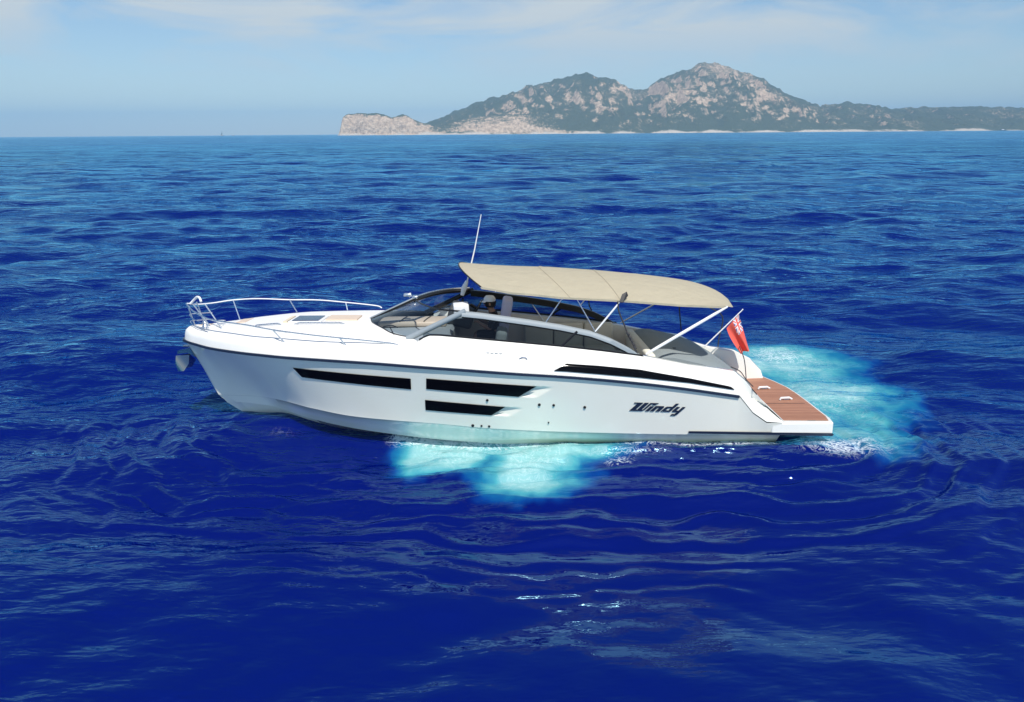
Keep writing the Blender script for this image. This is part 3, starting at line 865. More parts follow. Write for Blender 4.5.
# anchor locker lid, teak inlays and windlass near the stem
deck_box('locker_lid', -5.62, -5.25, -.22, .22, .012, M['deckwhite'])
deck_box('teak_inlay', -5.9, -5.66, -.02, .10, .010, M['vinyl'])
deck_box('teak_inlay', -5.18, -4.98, -.10, .34, .010, M['vinyl'])
g = MB(); g.lathe((-5.72, -.12, dz(-5.72, .12)), [(.0, .10), (.035, .10), (.045, .08), (.03, .05), (.05, .02), (.06, 0)], 14); g.build('windlass', M['steel'], deck)
def cleat(x, y, z, parent, L=.16):
    g = MB()
    g.tube([(x - L / 2, y, z + .045), (x - L / 4, y, z + .05), (x + L / 4, y, z + .05), (x + L / 2, y, z + .045)], [.008, .012, .012, .008], 8)
    g.tube([(x - L / 5, y, z), (x - L / 5, y, z + .05)], .011, 8); g.tube([(x + L / 5, y, z), (x + L / 5, y, z + .05)], .011, 8)
    return g.build('cleat', M['steel'], parent)
cleat(-5.62, -.36, dz(-5.62, .36), deck); cleat(-5.62, .36, dz(-5.62, .36), deck); cleat(-5.35, -.28, dz(-5.35, .28), deck)

# ---- side coamings with their wings down to the platform ----
CO_N = [(-1.62, 1.47, 1.76), (-1.48, 1.49, 1.85), (-1.37, 1.5, 1.885), (-1.2, 1.5, 1.88), (-.2, 1.5, 1.78), (.8, 1.5, 1.68), (1.48, 1.5, 1.60), (2.15, 1.5, 1.51), (2.4, 1.5, 1.46), (3.0, 1.5, 1.335), (3.5, 1.5, 1.265), (3.78, 1.5, 1.215), (3.96, 1.51, 1.06), (4.22, 1.54, .76), (4.62, 1.58, .385)]
CO_F = CO_N[:-4] + [(3.78, 1.46, 1.12), (4.15, 1.36, 1.03), (4.62, 1.33, .97), (4.95, 1.35, .80), (5.2, 1.38, .55), (5.26, 1.38, .385)]
def coaming(sgn, tab):
    b = MB(); tab = np.array(tab)
    xs = np.unique(np.concatenate([np.linspace(-1.62, tab[-1, 0], 110), [3.79, 4.05, 4.3], tab[:, 0]]))
    rows = []
    for x in xs:
        y4 = float(np.interp(x, tab[:, 0], tab[:, 1])); z4 = float(np.interp(x, tab[:, 0], tab[:, 2]))
        ys, zs = sheer(min(x, 4.58)); ys, zs = float(ys), float(zs)
        if x > 4.58: ys, zs = 1.6, .37
        k = min(1, max(.15, (z4 - zs - .02) / .27))
        row = [(x, sgn * (ys - dy), min(zs + ddz * k, z4 - .003 * (4 - i))) for i, (dy, ddz) in enumerate(LIP)]
        iw = .17 if x < 3.6 else .17 + .05 * min(1, (x - 3.6))
        row += [(x, sgn * (y4 + .02), z4 - .015), (x, sgn * y4, z4), (x, sgn * (y4 - iw + .03), z4 + .004), (x, sgn * (y4 - iw), z4 - .012), (x, sgn * (y4 - iw - .02), min(z4 - .02, .58 if x < 4.4 else .36))]
        rows.append(row)
    b.grid(rows, flip=sgn < 0)
    b.add(rows[0] + [(rows[0][-1][0], rows[0][-1][1], 1.5), (rows[0][0][0], sgn * (abs(rows[0][0][1]) - .05), 1.4)], [tuple(range(len(rows[0]) + 2))])
    b.add(rows[-1] + [(rows[-1][-1][0], rows[-1][-1][1], .33), (rows[-1][0][0], rows[-1][0][1], .33)], [tuple(range(len(rows[-1]) + 2))])
    return b.build('coaming', M['gelcoat'], yacht, smooth=42)
coam_n = coaming(-1, CO_N); coam_f = coaming(1, CO_F)

# black air-intake slot along the coaming
STRIP = [(.69, 1.362, 1.372), (.89, 1.35, 1.468), (1.4, 1.30, 1.425), (2.1, 1.225, 1.345), (2.93, 1.115, 1.19), (3.64, .985, 1.03), (3.70, .975, .985)]
for sgn, par in ((-1, coam_n), (1, coam_f)):
    g = MB(); rows = []
    for x in np.linspace(.69, 3.70, 60):
        zb_ = float(np.interp(x, [s[0] for s in STRIP], [s[1] for s in STRIP])); zt_ = float(np.interp(x, [s[0] for s in STRIP], [s[2] for s in STRIP]))
        ys, zs = sheer(x)
        row = []
        for k in np.linspace(0, 1, 9):
            z = zb_ + k * (zt_ - zb_)
            dy = float(np.interp(z - zs, [d[1] for d in LIP], [d[0] for d in LIP]))
            row.append((x, sgn * (float(ys) - dy + .016), z))
        rows.append(row)
    g.grid(rows, flip=sgn < 0)
    g.build('vent_slot', M['blackglass'], par, smooth=180)
# little steel fittings on the near coaming
for (x_, w_) in ((-.30, .20),):
    g = MB()
    for q in (-.10, -.03, .04, .11):
        ys, zs = sheer(x_ + q); g.box((x_ + q, -(float(ys) - .205), float(zs) + .272), (.05, .02, .008))
    g.build('step_plate', M['steel'], coam_n, smooth=0)
g = MB(); ys, zs = sheer(.19); g.tube([(.12, -(float(ys) - .10), float(zs) + .235), (.16, -(float(ys) - .11), float(zs) + .255), (.22, -(float(ys) - .11), float(zs) + .25), (.25, -(float(ys) - .10), float(zs) + .225)], .010, 6); g.build('fairlead', M['steel'], coam_n)

# ---- windscreen and side windows ----
def L2(a, b, t): return tuple(a[i] + (b[i] - a[i]) * t for i in range(3))
RAIL = [(-.98, 2.20), (-.84, 2.262), (-.5, 2.225), (-.2, 2.18), (.31, 2.105), (.82, 2.02), (1.33, 1.91), (1.67, 1.79), (1.93, 1.66), (2.19, 1.505)]
RX = [r[0] for r in RAIL]; RZ = [r[1] for r in RAIL]
def rail_y(x): return float(np.interp(x, [-.98, 1.3, 2.2], [1.30, 1.32, 1.46]))
def coam_z(x): return float(np.interp(x, [c[0] for c in CO_N], [c[2] for c in CO_N]))
screen = bpy.data.objects.new('windscreen', None); COL.objects.link(screen); screen.parent = yacht
for sgn in (-1, 1):
    base = smooth_path([(-2.64, 0, dz(-2.64, 0) + .005)] + [(xend(v), sgn * v * p3(xend(v))[0], dz(xend(v), v * p3(xend(v))[0]) + .004) for v in (.3, .55, .72)] + [(-1.70, sgn * 1.28, 1.805)], 6)
    top = smooth_path([(-1.82, 0, 2.262), (-1.58, sgn * .6, 2.27), (-1.27, sgn * 1.06, 2.262), (-.86, sgn * 1.27, 2.255)], 8)
    n = len(base)
    topr = [top[round(i * (len(top) - 1) / (n - 1))] for i in range(n)]
    g = MB(); g.grid([[L2(base[i], topr[i], k / 6) for k in range(7)] for i in range(n)])
    g.build('glass_panel', M['glass'], screen, smooth=180)
    g = MB(); g.tube(base, .012, 6); g.build('base_seal', M['black'], screen)
    g = MB(); g.tube([(p[0], p[1], p[2]) for p in top], .016 if sgn < 0 else .045, 8)
    g.build('top_frame', M['black'], screen)
    if sgn > 0:
        g = MB(); g.tube([(p[0] + .0, p[1] + .01, p[2] + .045) for p in top], .018, 8); g.build('top_trim', M['steel'], screen)
    # corner pillar
    a, c = Vector((-1.78, sgn * 1.285, 1.79)), Vector((-.78, sgn * 1.30, 2.262))
    g = MB(); g.tube([a, a.lerp(c, .5), c], [.054, .050, .048], 12); g.build('corner_pillar', M['greypaint'] if sgn < 0 else M['black'], screen)
    # side window
    sw = bpy.data.objects.new('side_window', None); COL.objects.link(sw); sw.parent = yacht
    xs = np.linspace(-1.50, 2.15, 60)
    rows = []
    for x in xs:
        zb_ = coam_z(x) + .004; zt_ = float(np.interp(x, [-1.5, -.98] + RX[1:], [1.93, 2.19] + RZ[1:])) - .05
        zt_ = max(zt_, zb_ + .004)
        yb, yt = 1.475, rail_y(x)
        rows.append([(x, sgn * (yb + (yt - yb) * k / 4), zb_ + (zt_ - zb_) * k / 4) for k in range(5)])
    g = MB(); g.grid(rows); g.build('pane', M['sideglass'], sw, smooth=180)
    g = MB(); g.tube([(x, sgn * 1.482, coam_z(x) + .012) for x in np.linspace(-1.55, 2.2, 30)], .017, 6); g.build('sill', M['black'], sw)
    g = MB(); rows = []
    for x in np.linspace(-.84, 2.22, 60):
        zt_ = float(np.interp(x, RX, RZ)); y_ = rail_y(x)
        rows.append([(x, sgn * (y_ + .055), zt_ - .082), (x, sgn * (y_ + .045), zt_ - .02), (x, sgn * (y_ + .015), zt_), (x, sgn * (y_ - .05), zt_), (x, sgn * (y_ - .065), zt_ - .02), (x, sgn * (y_ - .06), zt_ - .082)])
    g.grid(rows, closed=True)
    for rr_ in (rows[0], rows[-1]): g.add(rr_, [tuple(range(6))])
    g.build('top_rail', M['greypaint'], sw, smooth=50)
    g = MB(); g.tube([(x, sgn * (rail_y(x) + .02), float(np.interp(x, RX, RZ)) - .092) for x in np.linspace(-.84, 2.10, 50)], .020, 6)
    if sgn > 0:
        rows = [[(x, sgn * (rail_y(x) - .055), float(np.interp(x, RX, RZ)) - .004), (x, sgn * (rail_y(x) - .068), float(np.interp(x, RX, RZ)) - .02), (x, sgn * (rail_y(x) - .064), float(np.interp(x, RX, RZ)) - .13)] for x in np.linspace(-.84, 2.12, 50)]
        g.grid(rows)
    g.build('gasket', M['black'], sw)
    g = MB(); g.tube([(.82, sgn * 1.485, coam_z(.82)), (1.10, sgn * 1.36, float(np.interp(1.1, RX, RZ)) - .05)], .022, 6); g.build('divider', M['black'], sw)
# centre post of the windscreen
g = MB(); a, c = Vector((-2.66, 0, 1.90)), Vector((-1.80, 0, 2.285)); g.box((a + c) / 2, ((c - a).length, .12, .06), rot=Matrix.Rotation(-math.atan2(c.z - a.z, c.x - a.x), 3, 'Y'), bevel=.01)
g.build('centre_post', M['greypaint'], screen)
for s in (-1, 1):
    g = MB(); g.tube([a + Vector((0, s * .073, -.004)), c + Vector((0, s * .073, -.004))], .020, 6); g.build('post_seal', M['black'], screen)
g = MB(); g.box((-1.80, .02, 2.31), (.10, .16, .05), bevel=.012); g.build('latch_block', M['steel'], screen)
g = MB(); g.tube([(-1.90, .12, 2.30), (-1.93, .13, 2.37)], .035, 8); g.box((-1.96, .13, 2.335), (.14, .10, .06), bevel=.015); g.build('horn', M['steel'], screen)
# wiper on the near pane
g = MB(); g.tube([(-2.28, -.72, 1.90), (-2.10, -.86, 1.945), (-1.98, -1.02, 1.935)], .010, 6); g.tube([(-2.02, -1.18, 1.84), (-2.13, -.95, 1.935)], .008, 6); g.build('wiper', M['black'], screen)

# ---- cockpit ----
g = MB()
g.grid([[(x, y, .62) for y in (-1.34, 0, 1.34)] for x in (-1.6, .5, 2.6)])
g.build('cockpit_sole', M['teak'], yacht, smooth=0)
g = MB()                                              # moulding under the windscreen
g.grid([[(x, v * 1.32, z) for v in np.linspace(-1, 1, 9)] for x, z in ((-2.66, 1.70), (-2.3, 1.70), (-1.55, 1.72), (-1.15, 1.72), (-1.10, 1.68), (-1.08, .62))])
g.build('dash_moulding', M['dash'], yacht, smooth=30)
g = MB(); g.box((-1.90, .42, 1.77), (1.30, .62, .10), bevel=.035); g.build('dash_cushion', M['vinyl'], yacht)
for q in (-2.1, -1.64):
    g = MB(); g.tube([(q - .03, .12, 1.828), (q, .40, 1.832), (q + .05, .74, 1.828)], .010, 6); g.build('cushion_piping', M['black'], yacht)
g = MB(); g.box((-1.0, .78, 1.84), (.5, .9, .36), rot=Matrix.Rotation(.25, 3, 'Y'), bevel=.06); g.build('helm_console', M['dark'], yacht)
g = MB()
for k in range(3): g.box((-.95 - .02 * k, .55 + .25 * k, 2.05), (.04, .2, .12), bevel=.01)
g.build('instrument_screen', M['blackglass'], yacht)
g = MB()                                              # steering wheel
wc, ax = Vector((-.68, .62, 1.98)), Vector((-.85, 0, .52)).normalized()
e1 = Vector((0, 1, 0)); e2 = ax.cross(e1)
ring = [wc + (e1 * math.cos(t) + e2 * math.sin(t)) * .19 for t in np.linspace(0, 2 * math.pi, 29)]
g.tube(ring, .015, 8, cap=False)
for t in (0, 2.1, 4.2): g.tube([wc, wc + (e1 * math.cos(t + .5) + e2 * math.sin(t + .5)) * .19], .010, 6)
g.tube([wc, wc + ax * .16], .03, 8)
g.build('steering_wheel', M['black'], yacht)
def seat(name, x, y, w, zs, ztop, back_m, seat_m):
    e = bpy.data.objects.new(name, None); COL.objects.link(e); e.parent = yacht
    g = MB(); g.box((x - .22, y, zs), (.52, w, .16), bevel=.05); g.build('seat_cushion', seat_m, e)
    g = MB(); g.box((x + .08, y, (zs + ztop) / 2), (.20, w, ztop - zs + .05), rot=Matrix.Rotation(.16, 3, 'Y'), bevel=.06); g.build('backrest', back_m, e)
    g = MB(); g.tube([(x - .18, y, .62), (x - .18, y, zs - .06)], .09, 12); g.build('pedestal', M['greypaint'], e)
    return e
seat('helm_seat', -.22, .58, .56, 1.30, 2.18, M['lavender'], M['lavender'])
seat('companion_seat', -.30, -.62, .56, 1.20, 1.80, M['greyfab'], M['greyfab'])
g = MB(); g.box((-.90, -.64, 2.165), (.27, .32, .25), rot=Matrix.Rotation(.12, 3, 'Z') @ Matrix.Rotation(-.06, 3, 'Y'), bevel=.022)
g.build('dash_cover', M['white'], yacht)
# settee along the far side and across the cockpit
def cushion(name, c, d, m, bev=.05, parent=yacht):
    g = MB(); g.box(c, d, bevel=bev); return g.build(name, m, parent)
sofa = bpy.data.objects.new('settee', None); COL.objects.link(sofa); sofa.parent = yacht
for k in range(3):
    cushion('seat_cushion', (.55 + .62 * k, .88, 1.05), (.60, .52, .16), M['olive'], parent=sofa)
    cushion('back_cushion', (.55 + .62 * k, 1.20, 1.33), (.60, .14, .50), M['olive'], parent=sofa)
cushion('settee_base', (1.15, .90, .80), (1.9, .56, .34), M['gelcoat'], .02, sofa)
cushion('seat_cushion', (2.12, .0, 1.05), (.5, 1.2, .16), M['olive'], parent=sofa)
cushion('back_cushion', (2.42, .0, 1.25), (.16, 2.3, .40), M['olive'], parent=sofa)
g = MB(); g.box((.9, -.1, 1.22), (.9, .55, .035), bevel=.012); g.tube([(.9, -.1, .62), (.9, -.1, 1.21)], .04, 10); g.build('cockpit_table', M['teak'], yacht)
# aft sun pad
g = MB(); PADX = [2.50, 2.62, 2.8, 3.27, 3.7, 4.06, 4.38, 4.55, 4.62]; PADZ = [1.40, 1.455, 1.455, 1.345, 1.195, .975, .76, .60, .40]
rows = []
for x in np.concatenate([[2.50], np.linspace(2.55, 4.60, 40), [4.62]]):
    z = float(np.interp(x, PADX, PADZ)); row = [(x, float(np.interp(x, [3.55, 4.5], [-1.26, -.20])), .6 if x < 3.9 else .38)]
    yn = float(np.interp(x, [3.55, 4.5], [-1.21, -.15]))
    for v in np.linspace(-1, 1, 17):
        y = yn + (v + 1) / 2 * (1.27 - yn)
        row.append((x, y, z - .05 * max(0, abs(v) - .93) / .07 - .010 * math.exp(-((v - .33) / .02) ** 2) - .010 * math.exp(-((v + .33) / .02) ** 2)))
    row.append((x, 1.29, .6 if x < 4.3 else .38)); rows.append(row)
g.grid(rows); g.add(rows[0], [tuple(range(len(rows[0])))]); g.add(rows[-1], [tuple(range(len(rows[-1])))])
pad = g.build('sun_pad', M['greyfab'], yacht, smooth=40)
g = MB(); g.lathe((2.95, -.55, 1.425), [(0, .012), (.03, .012), (.034, 0)], 12); g.build('pad_button', M['black'], pad)

# ---- swim platform ----
AFT = [(5.46, -1.64), (5.51, -1.4), (5.52, -1.0), (5.545, -.4), (5.55, .1), (5.53, .5), (5.44, .95), (5.34, 1.3), (5.2, 1.6)]
g = MB()
out = [(4.4, -1.66)] + AFT + [(4.4, 1.66)]
g.prism([(x, y, .14) for x, y in out], (0, 0, .225))
plat = g.build('swim_platform', M['gelcoat'], yacht, smooth=0)
bv = plat.modifiers.new('bevel', 'BEVEL'); bv.width = .03; bv.segments = 3; bv.limit_method = 'ANGLE'
g = MB()
g.prism([(x - .06, y * .955 , .369) for x, y in [(4.62, -1.60)] + AFT + [(4.62, 1.6)]], (0, 0, .006))
tk = g.build('teak_deck', M['teak'], plat, smooth=0)
g = MB()
for x in (4.69, 5.0): pass
g.box((5.03, -.62, .377), (.72, .012, .005)); g.build('deck_seam', M['black'], plat, smooth=0)
for (x_, y_) in ((4.98, .30), (5.13, -.42)):
    g = MB(); g.tube([(x_ - .12, y_, .385), (x_ - .11, y_, .42), (x_ + .05, y_ + .01, .425), (x_ + .11, y_ + .03, .39)], .02, 8); g.box((x_ + .02, y_ + .08, .382), (.10, .09, .012), bevel=.004); g.build('platform_cleat', M['white'], plat)

# ---- bow rail ----
rail_root = bpy.data.objects.new('bow_rail', None); COL.objects.link(rail_root); rail_root.parent = yacht
NEAR = [(-6.08, -.02, 2.22), (-5.82, -.32, 2.13), (-5.35, -.66, 2.03), (-4.57, -1.12, 2.02), (-4.05, -1.28, 1.96), (-3.4, -1.42, 1.90), (-2.88, -1.48, 1.855), (-2.25, -1.50, 1.79), (-1.95, -1.50, 1.745), (-1.74, -1.54, 1.66), (-1.68, -1.57, 1.60)]
FAR = [(-6.08, .02, 2.22), (-5.98, .22, 2.17), (-5.80, .50, 2.15), (-5.50, .72, 2.17), (-5.10, 1.0, 2.15), (-4.55, 1.22, 2.09), (-4.0, 1.35, 2.06), (-3.45, 1.45, 1.99), (-2.85, 1.5, 1.91), (-2.72, 1.5, 1.86)]
g = MB(); g.tube(smooth_path(NEAR, 5), .014, 7); g.build('top_tube', M['steel'], rail_root)
g = MB(); g.tube(smooth_path(FAR, 5), .012, 7); g.build('top_tube', M['white'], rail_root)
g = MB(); g.tube(smooth_path([(-6.06, .10, 2.20), (-5.97, .08, 2.28), (-5.88, .02, 2.34), (-5.80, -.05, 2.33), (-5.76, -.10, 2.27)], 5), .022, 7); g.build('bow_hoop', M['white'], rail_root)
for (p, q) in [((-4.05, -1.28, 1.955), (-3.86, -1.33, 1.755)), ((-2.885, -1.48, 1.855), (-2.76, -1.50, 1.715)), ((-5.50, .72, 2.17), (-5.36, .62, 1.78)), ((-4.55, 1.22, 2.09), (-4.40, 1.17, 1.84)), ((-3.46, 1.45, 1.99), (-3.42, 1.40, 1.83)),
               ((-6.03, -.06, 2.15), (-5.92, -.02, 1.66)), ((-5.92, .06, 2.24), (-5.80, .10, 1.70)), ((-5.90, -.12, 2.22), (-5.52, -.22, 1.72)), ((-5.68, -.12, 2.22), (-5.18, -.52, 1.72))]:
    g = MB(); g.tube([p, q], .013, 7); g.build('stanchion', M['steel'], rail_root)
for z_ in (.14, .27):
    g = MB(); g.tube(smooth_path([(-5.50, -.50, 2.04 - z_), (-5.85, -.25, 2.10 - z_), (-6.03, -.03, 2.16 - z_), (-5.95, .2, 2.14 - z_), (-5.8, .4, 2.12 - z_)], 5), .008, 6); g.build('guard_wire', M['steel'], rail_root)

# ---- canopy ----
canopy = bpy.data.objects.new('canopy', None); COL.objects.link(canopy); canopy.parent = yacht
CX = [-.97, -.2, .55, 1.57, 2.25, 3.2, 3.65, 3.96, 4.04]; CZ = [2.935, 2.895, 2.855, 2.795, 2.715, 2.605, 2.48, 2.29, 2.15]
EX = [-.51, .0, .43, .81, 1.85, 2.85, 3.62]; EZ = [2.675, 2.58, 2.54, 2.495, 2.435, 2.35, 2.315]
def can_pt(s, v):
    xc = -.97 + s * 5.01; zc = float(pchip(xc, CX, CZ))
    xe = -.51 + s * 4.13; ze = float(np.interp(xe, EX, EZ))
    w = abs(v) ** 2.0
    sag = -.018 * math.sin(math.pi * min(1, max(0, (s % .333) / .333))) * (1 - abs(v)) ** .5
    return (xc + (xe - xc) * w, v * 1.32, zc + (ze - zc) * abs(v) ** 1.9 + sag)
S_ = np.linspace(0, 1, 61); V_ = np.linspace(-1, 1, 41)
g = MB(); rows = [[can_pt(s, v) for v in V_] for s in S_]
g.grid(rows)
for sd in (0, -1):
    g.grid([[r[sd] for r in rows], [(r[sd][0], r[sd][1], r[sd][2] - .035) for r in rows]])
cloth = g.build('canvas_top', M['canvas'], canopy, smooth=50)
for s in (.295, .50):
    g = MB(); g.tube([Vector(can_pt(s + .065 * abs(v) ** 1.5, v)) + Vector((0, 0, .004)) for v in V_], .007, 5); g.build('seam', M['under'], cloth)
for s in (.06, .33, .56, .97):
    g = MB(); g.tube([Vector(can_pt(s, v)) + Vector((0, 0, -.03)) for v in V_], .014, 6); g.build('hoop', M['steel'], canopy)
g = MB(); g.tube([Vector(can_pt(0, v)) for v in V_], .012, 6); g.build('front_binding', M['black'], canopy)
g = MB()
for k in range(1): g.prism([(1.80, -1.335, 2.40), (1.86, -1.335, 2.39), (1.95, -1.30, 2.50), (1.93, -1.26, 2.56), (1.85, -1.28, 2.52)], (0, -.02, .012))
g.build('reinforcement_patch', M['black'], canopy, smooth=0)
POLES = [((1.41, -1.33, 1.90), (1.83, -1.31, 2.42), .015), ((1.41, -1.33, 1.90), (1.10, -1.31, 2.44), .011), ((.56, -1.30, 2.04), (.85, -1.31, 2.47), .011), ((2.27, -1.40, 1.52), (3.63, -1.31, 2.31), .026),
         ((1.41, 1.33, 1.90), (1.83, 1.31, 2.42), .013), ((2.27, 1.40, 1.52), (3.63, 1.31, 2.31), .018), ((.66, 1.28, 1.60), (.42, 1.28, 1.95), .012), ((-.52, -1.30, 2.66), (-.10, -.6, 2.52), .012)]
for i, (p, q, r_) in enumerate(POLES):
    g = MB(); P_, Q_ = Vector(p), Vector(q)
    g.tube([P_, P_.lerp(Q_, .15), P_.lerp(Q_, .5), P_.lerp(Q_, .85), Q_], [r_ * .7, r_, r_ * 1.05, r_, r_ * .6], 8)
    g.build('support_pole', M['white'] if i in (0, 3) else M['steel'], canopy)
for pts in ([(1.78, -1.31, 2.42), (1.80, -1.33, 2.25), (1.90, -1.38, 2.0), (1.96, -1.41, 1.84), (2.02, -1.42, 1.74), (2.12, -1.46, 1.52)],
            [(1.60, 1.31, 2.30), (1.60, 1.33, 1.95), (1.66, 1.35, 1.8)], [(3.44, 1.30, 2.25), (3.46, 1.31, 1.92), (3.54, 1.34, 1.36)], [(3.62, 1.31, 2.29), (4.02, 1.31, 1.9), (4.38, 1.33, 1.66), (4.34, 1.34, 1.2), (4.33, 1.34, 1.0)]):
    g = MB(); g.tube(smooth_path(pts, 4), .013, 6); g.build('tie_strap', M['rope'], canopy)
g = MB()
for k in range(5): g.tube([(1.93 + .035 * k, -1.40, 1.90 - .06 * k), (1.97 + .03 * k, -1.43, 1.86 - .06 * k)], .022, 6)
g.build('strap_buckle', M['rope'], canopy)

# antenna mast
ant = bpy.data.objects.new('antenna', None); COL.objects.link(ant); ant.parent = yacht
g = MB(); g.tube([(-.86, .52, 2.52), (-.70, .52, 3.15), (-.565, .52, 3.80)], [.016, .012, .007], 7); g.build('whip', M['white'], ant)
g = MB(); g.tube([(-.96, .52, 2.26), (-.92, .52, 2.40), (-.86, .52, 2.54)], [.035, .055, .03], 8); g.build('mount', M['white'], ant)

# mooring rope over the near quarter
g = MB(); g.tube(smooth_path([(4.56, .70, 1.16), (4.36, -.2, 1.12), (4.05, -1.25, 1.05), (4.0, -1.42, 1.02), (4.12, -1.62, .86)], 6), .009, 6)
g.tube(smooth_path([(3.78, -1.22, 1.24), (3.92, -1.3, 1.18), (4.0, -1.4, 1.06), (4.12, -1.42, .94)], 6), .009, 6)
g.build('mooring_line', M['rope'], yacht)

# ------------------------------------------------------------------ things aboard
HM = Matrix.Rotation(HEEL, 4, 'X')
def aboard(name, loc, label, cat):
    o = bpy.data.objects.new(name, None); COL.objects.link(o)
    o.location = HM @ Vector(loc); o.rotation_euler = (HEEL, 0, 0)
    return tag(o, label, cat)

# anchor in its bow roller
A0 = Vector((-6.12, 0, 1.34))
anchor = aboard('anchor', A0, 'polished steel plough anchor hanging from the bow roller', 'anchor')
def rel(o, pts): return [tuple(Vector(p) - o) for p in pts]
g = MB(); g.prism(rel(A0, [(-6.02, -.03, 1.20), (-6.10, -.03, 1.38), (-6.34, -.03, 1.32), (-6.36, -.03, 1.26), (-6.16, -.03, 1.28)]), (0, .06, 0)); g.build('shank', M['chrome'], anchor, smooth=0)
g = MB()
for s in (-1, 1):
    g.add(rel(A0, [(-6.40, 0, 1.22), (-6.14, 0, 1.26), (-6.10, s * .15, 1.10), (-6.20, s * .17, .96), (-6.36, s * .06, .93), (-6.43, 0, 1.06)]), [(0, 1, 2), (0, 2, 3), (0, 3, 4), (0, 4, 5)])
g.build('fluke', M['chrome'], anchor, smooth=80)
f = anchor.children[-1]; sm = f.modifiers.new('thickness', 'SOLIDIFY'); sm.thickness = .02
g = MB(); g.tube(rel(A0, [(-6.28, -.09, 1.0), (-6.28, .09, 1.0)]), .02, 8); g.build('roll_bar', M['steel'], anchor)
g = MB(); g.box(tuple(Vector((-6.12, 0, 1.41)) - A0), (.22, .09, .035), bevel=.01); g.build('roller', M['chrome'], anchor)
g = MB(); g.box(tuple(Vector((-6.22, 0, 1.12)) - A0), (.09, .07, .16), rot=Matrix.Rotation(.5, 3, 'Y'), bevel=.015); g.build('hinge', M['black'], anchor)

# red ensign
F0 = Vector((3.86, .72, 1.15))
flag = aboard('ensign', F0, 'red ensign on a slanting white staff above the stern', 'flag')
tipv = Vector((4.58, .72, 1.90))
g = MB(); g.tube([Vector((0, 0, 0)), (tipv - F0) * .5, tipv - F0], [.014, .012, .010], 7); g.lathe(tuple(tipv - F0), [(0, .02), (.016, .012), (.016, 0), (0, -.01)], 8); g.build('staff', M['white'], flag)
h0, h1 = Vector((4.50, .72, 1.835)), Vector((4.29, .72, 1.525))    # along the staff, top and bottom
f0, f1 = Vector((4.80, .80, 1.06)), Vector((4.60, .74, 1.00))
g = MB(); nu_, nv_ = 60, 36
def jack(u, v):
    """union canton of the ensign: 0 blue, 1 white, 2 red"""
    x, y = u * 2 - 1, v * 2 - 1
    if abs(x) < .10 or abs(y) < .20: return 2
    if abs(x) < .17 or abs(y) < .33: return 1
    d = min(abs(y - x), abs(y + x))
    return 2 if d < .12 else (1 if d < .36 else 0)
rows = []
for i in range(nu_ + 1):
    u = i / nu_
    row = []
    for j in range(nv_ + 1):
        v = j / nv_
        a = h0.lerp(h1, v); c = f0.lerp(f1, v)
        p = a.lerp(c, u)
        p += Vector((-.05 * math.sin(math.pi * u) * (v), .05 * math.sin(v * 9 + u * 3) * (.25 + u), .03 * math.sin(math.pi * u)))
        row.append(p - F0)
    rows.append(row)
g.grid(rows)
g.m = [0] * len(g.f)
for i in range(nu_):
    for j in range(nv_):
        u, v = (i + .5) / nu_, (j + .5) / nv_
        if u < .5 and v < .5:
            g.m[i * nv_ + j] = {0: 2, 1: 1, 2: 0}[jack(u * 2, v * 2)]
g.build('flag_cloth', [M['flagred'], M['flagwhite'], M['flagblue']], flag, smooth=180)

# helmsman
PB = Vector((-.30, .58, 1.38))
person = aboard('person', PB, 'person in dark clothes and pale cap sitting at the helm', 'person')
def skin_mesh(name, verts, edges, radii, m, parent, root=0, sub=2):
    me = bpy.data.meshes.new(name)
    me.from_pydata([tuple(v) for v in verts], edges, [])
    o = link(name, me, m, parent, smooth=0)
    sk = o.modifiers.new('skin', 'SKIN'); sk.use_smooth_shade = True
    for i, r_ in enumerate(radii):
        me.skin_vertices[0].data[i].radius = (r_, r_) if not isinstance(r_, tuple) else r_
    me.skin_vertices[0].data[root].use_root = True
    s = o.modifiers.new('sub', 'SUBSURF'); s.levels = s.render_levels = sub
    return o
# seated, facing the bow (-x); pelvis at the origin of the thing
J = {'pel': (0, 0, .08), 'wai': (-.01, 0, .24), 'che': (-.05, 0, .42), 'nec': (-.09, 0, .56), 'nk2': (-.115, 0, .62), 'hd1': (-.135, 0, .70), 'hd2': (-.13, 0, .775)}
V = [J['pel'], J['wai'], J['che'], J['nec'], J['nk2'], J['hd1'], J['hd2']]
Rr = [(.15, .12), (.14, .105), (.155, .115), (.07, .07), (.055, .055), (.085, .095), (.075, .09)]
Ee = [(0, 1), (1, 2), (2, 3), (3, 4), (4, 5), (5, 6)]
def chain(start, pts, rads):
    prev = start
    for p, r_ in zip(pts, rads):
        V.append(p); Rr.append(r_); Ee.append((prev, len(V) - 1)); prev = len(V) - 1
    return prev
for s in (-1, 1):
    chain(0, [(-.05, s * .10, .07), (-.42, s * .12, .09), (-.47, s * .12, -.30), (-.46, s * .12, -.38), (-.58, s * .13, -.42)], [.09, .062, .045, .042, .032])
    w = chain(2, [(-.05, s * .17, .47), (-.12, s * .23, .24), (-.30, s * .19, .33), (-.345, s * .17, .365)], [.062, .045, .032, .026])
    for k in range(4):                               # fingers closed round the wheel rim
        yk = s * .17 + (k - 1.5) * .019
        chain(w, [(-.385, yk, .385), (-.425, yk, .39 + .004 * k), (-.43, yk, .36)], [.010, .009, .0075])
    chain(w, [(-.36, s * .17 - s * .03, .385), (-.385, s * .17 - s * .05, .40)], [.011, .009])
skin_mesh('body', V, Ee, Rr, M['skin'], person)
SV = [(0, 0, .06), (-.01, 0, .24), (-.05, 0, .43), (-.085, 0, .545)]
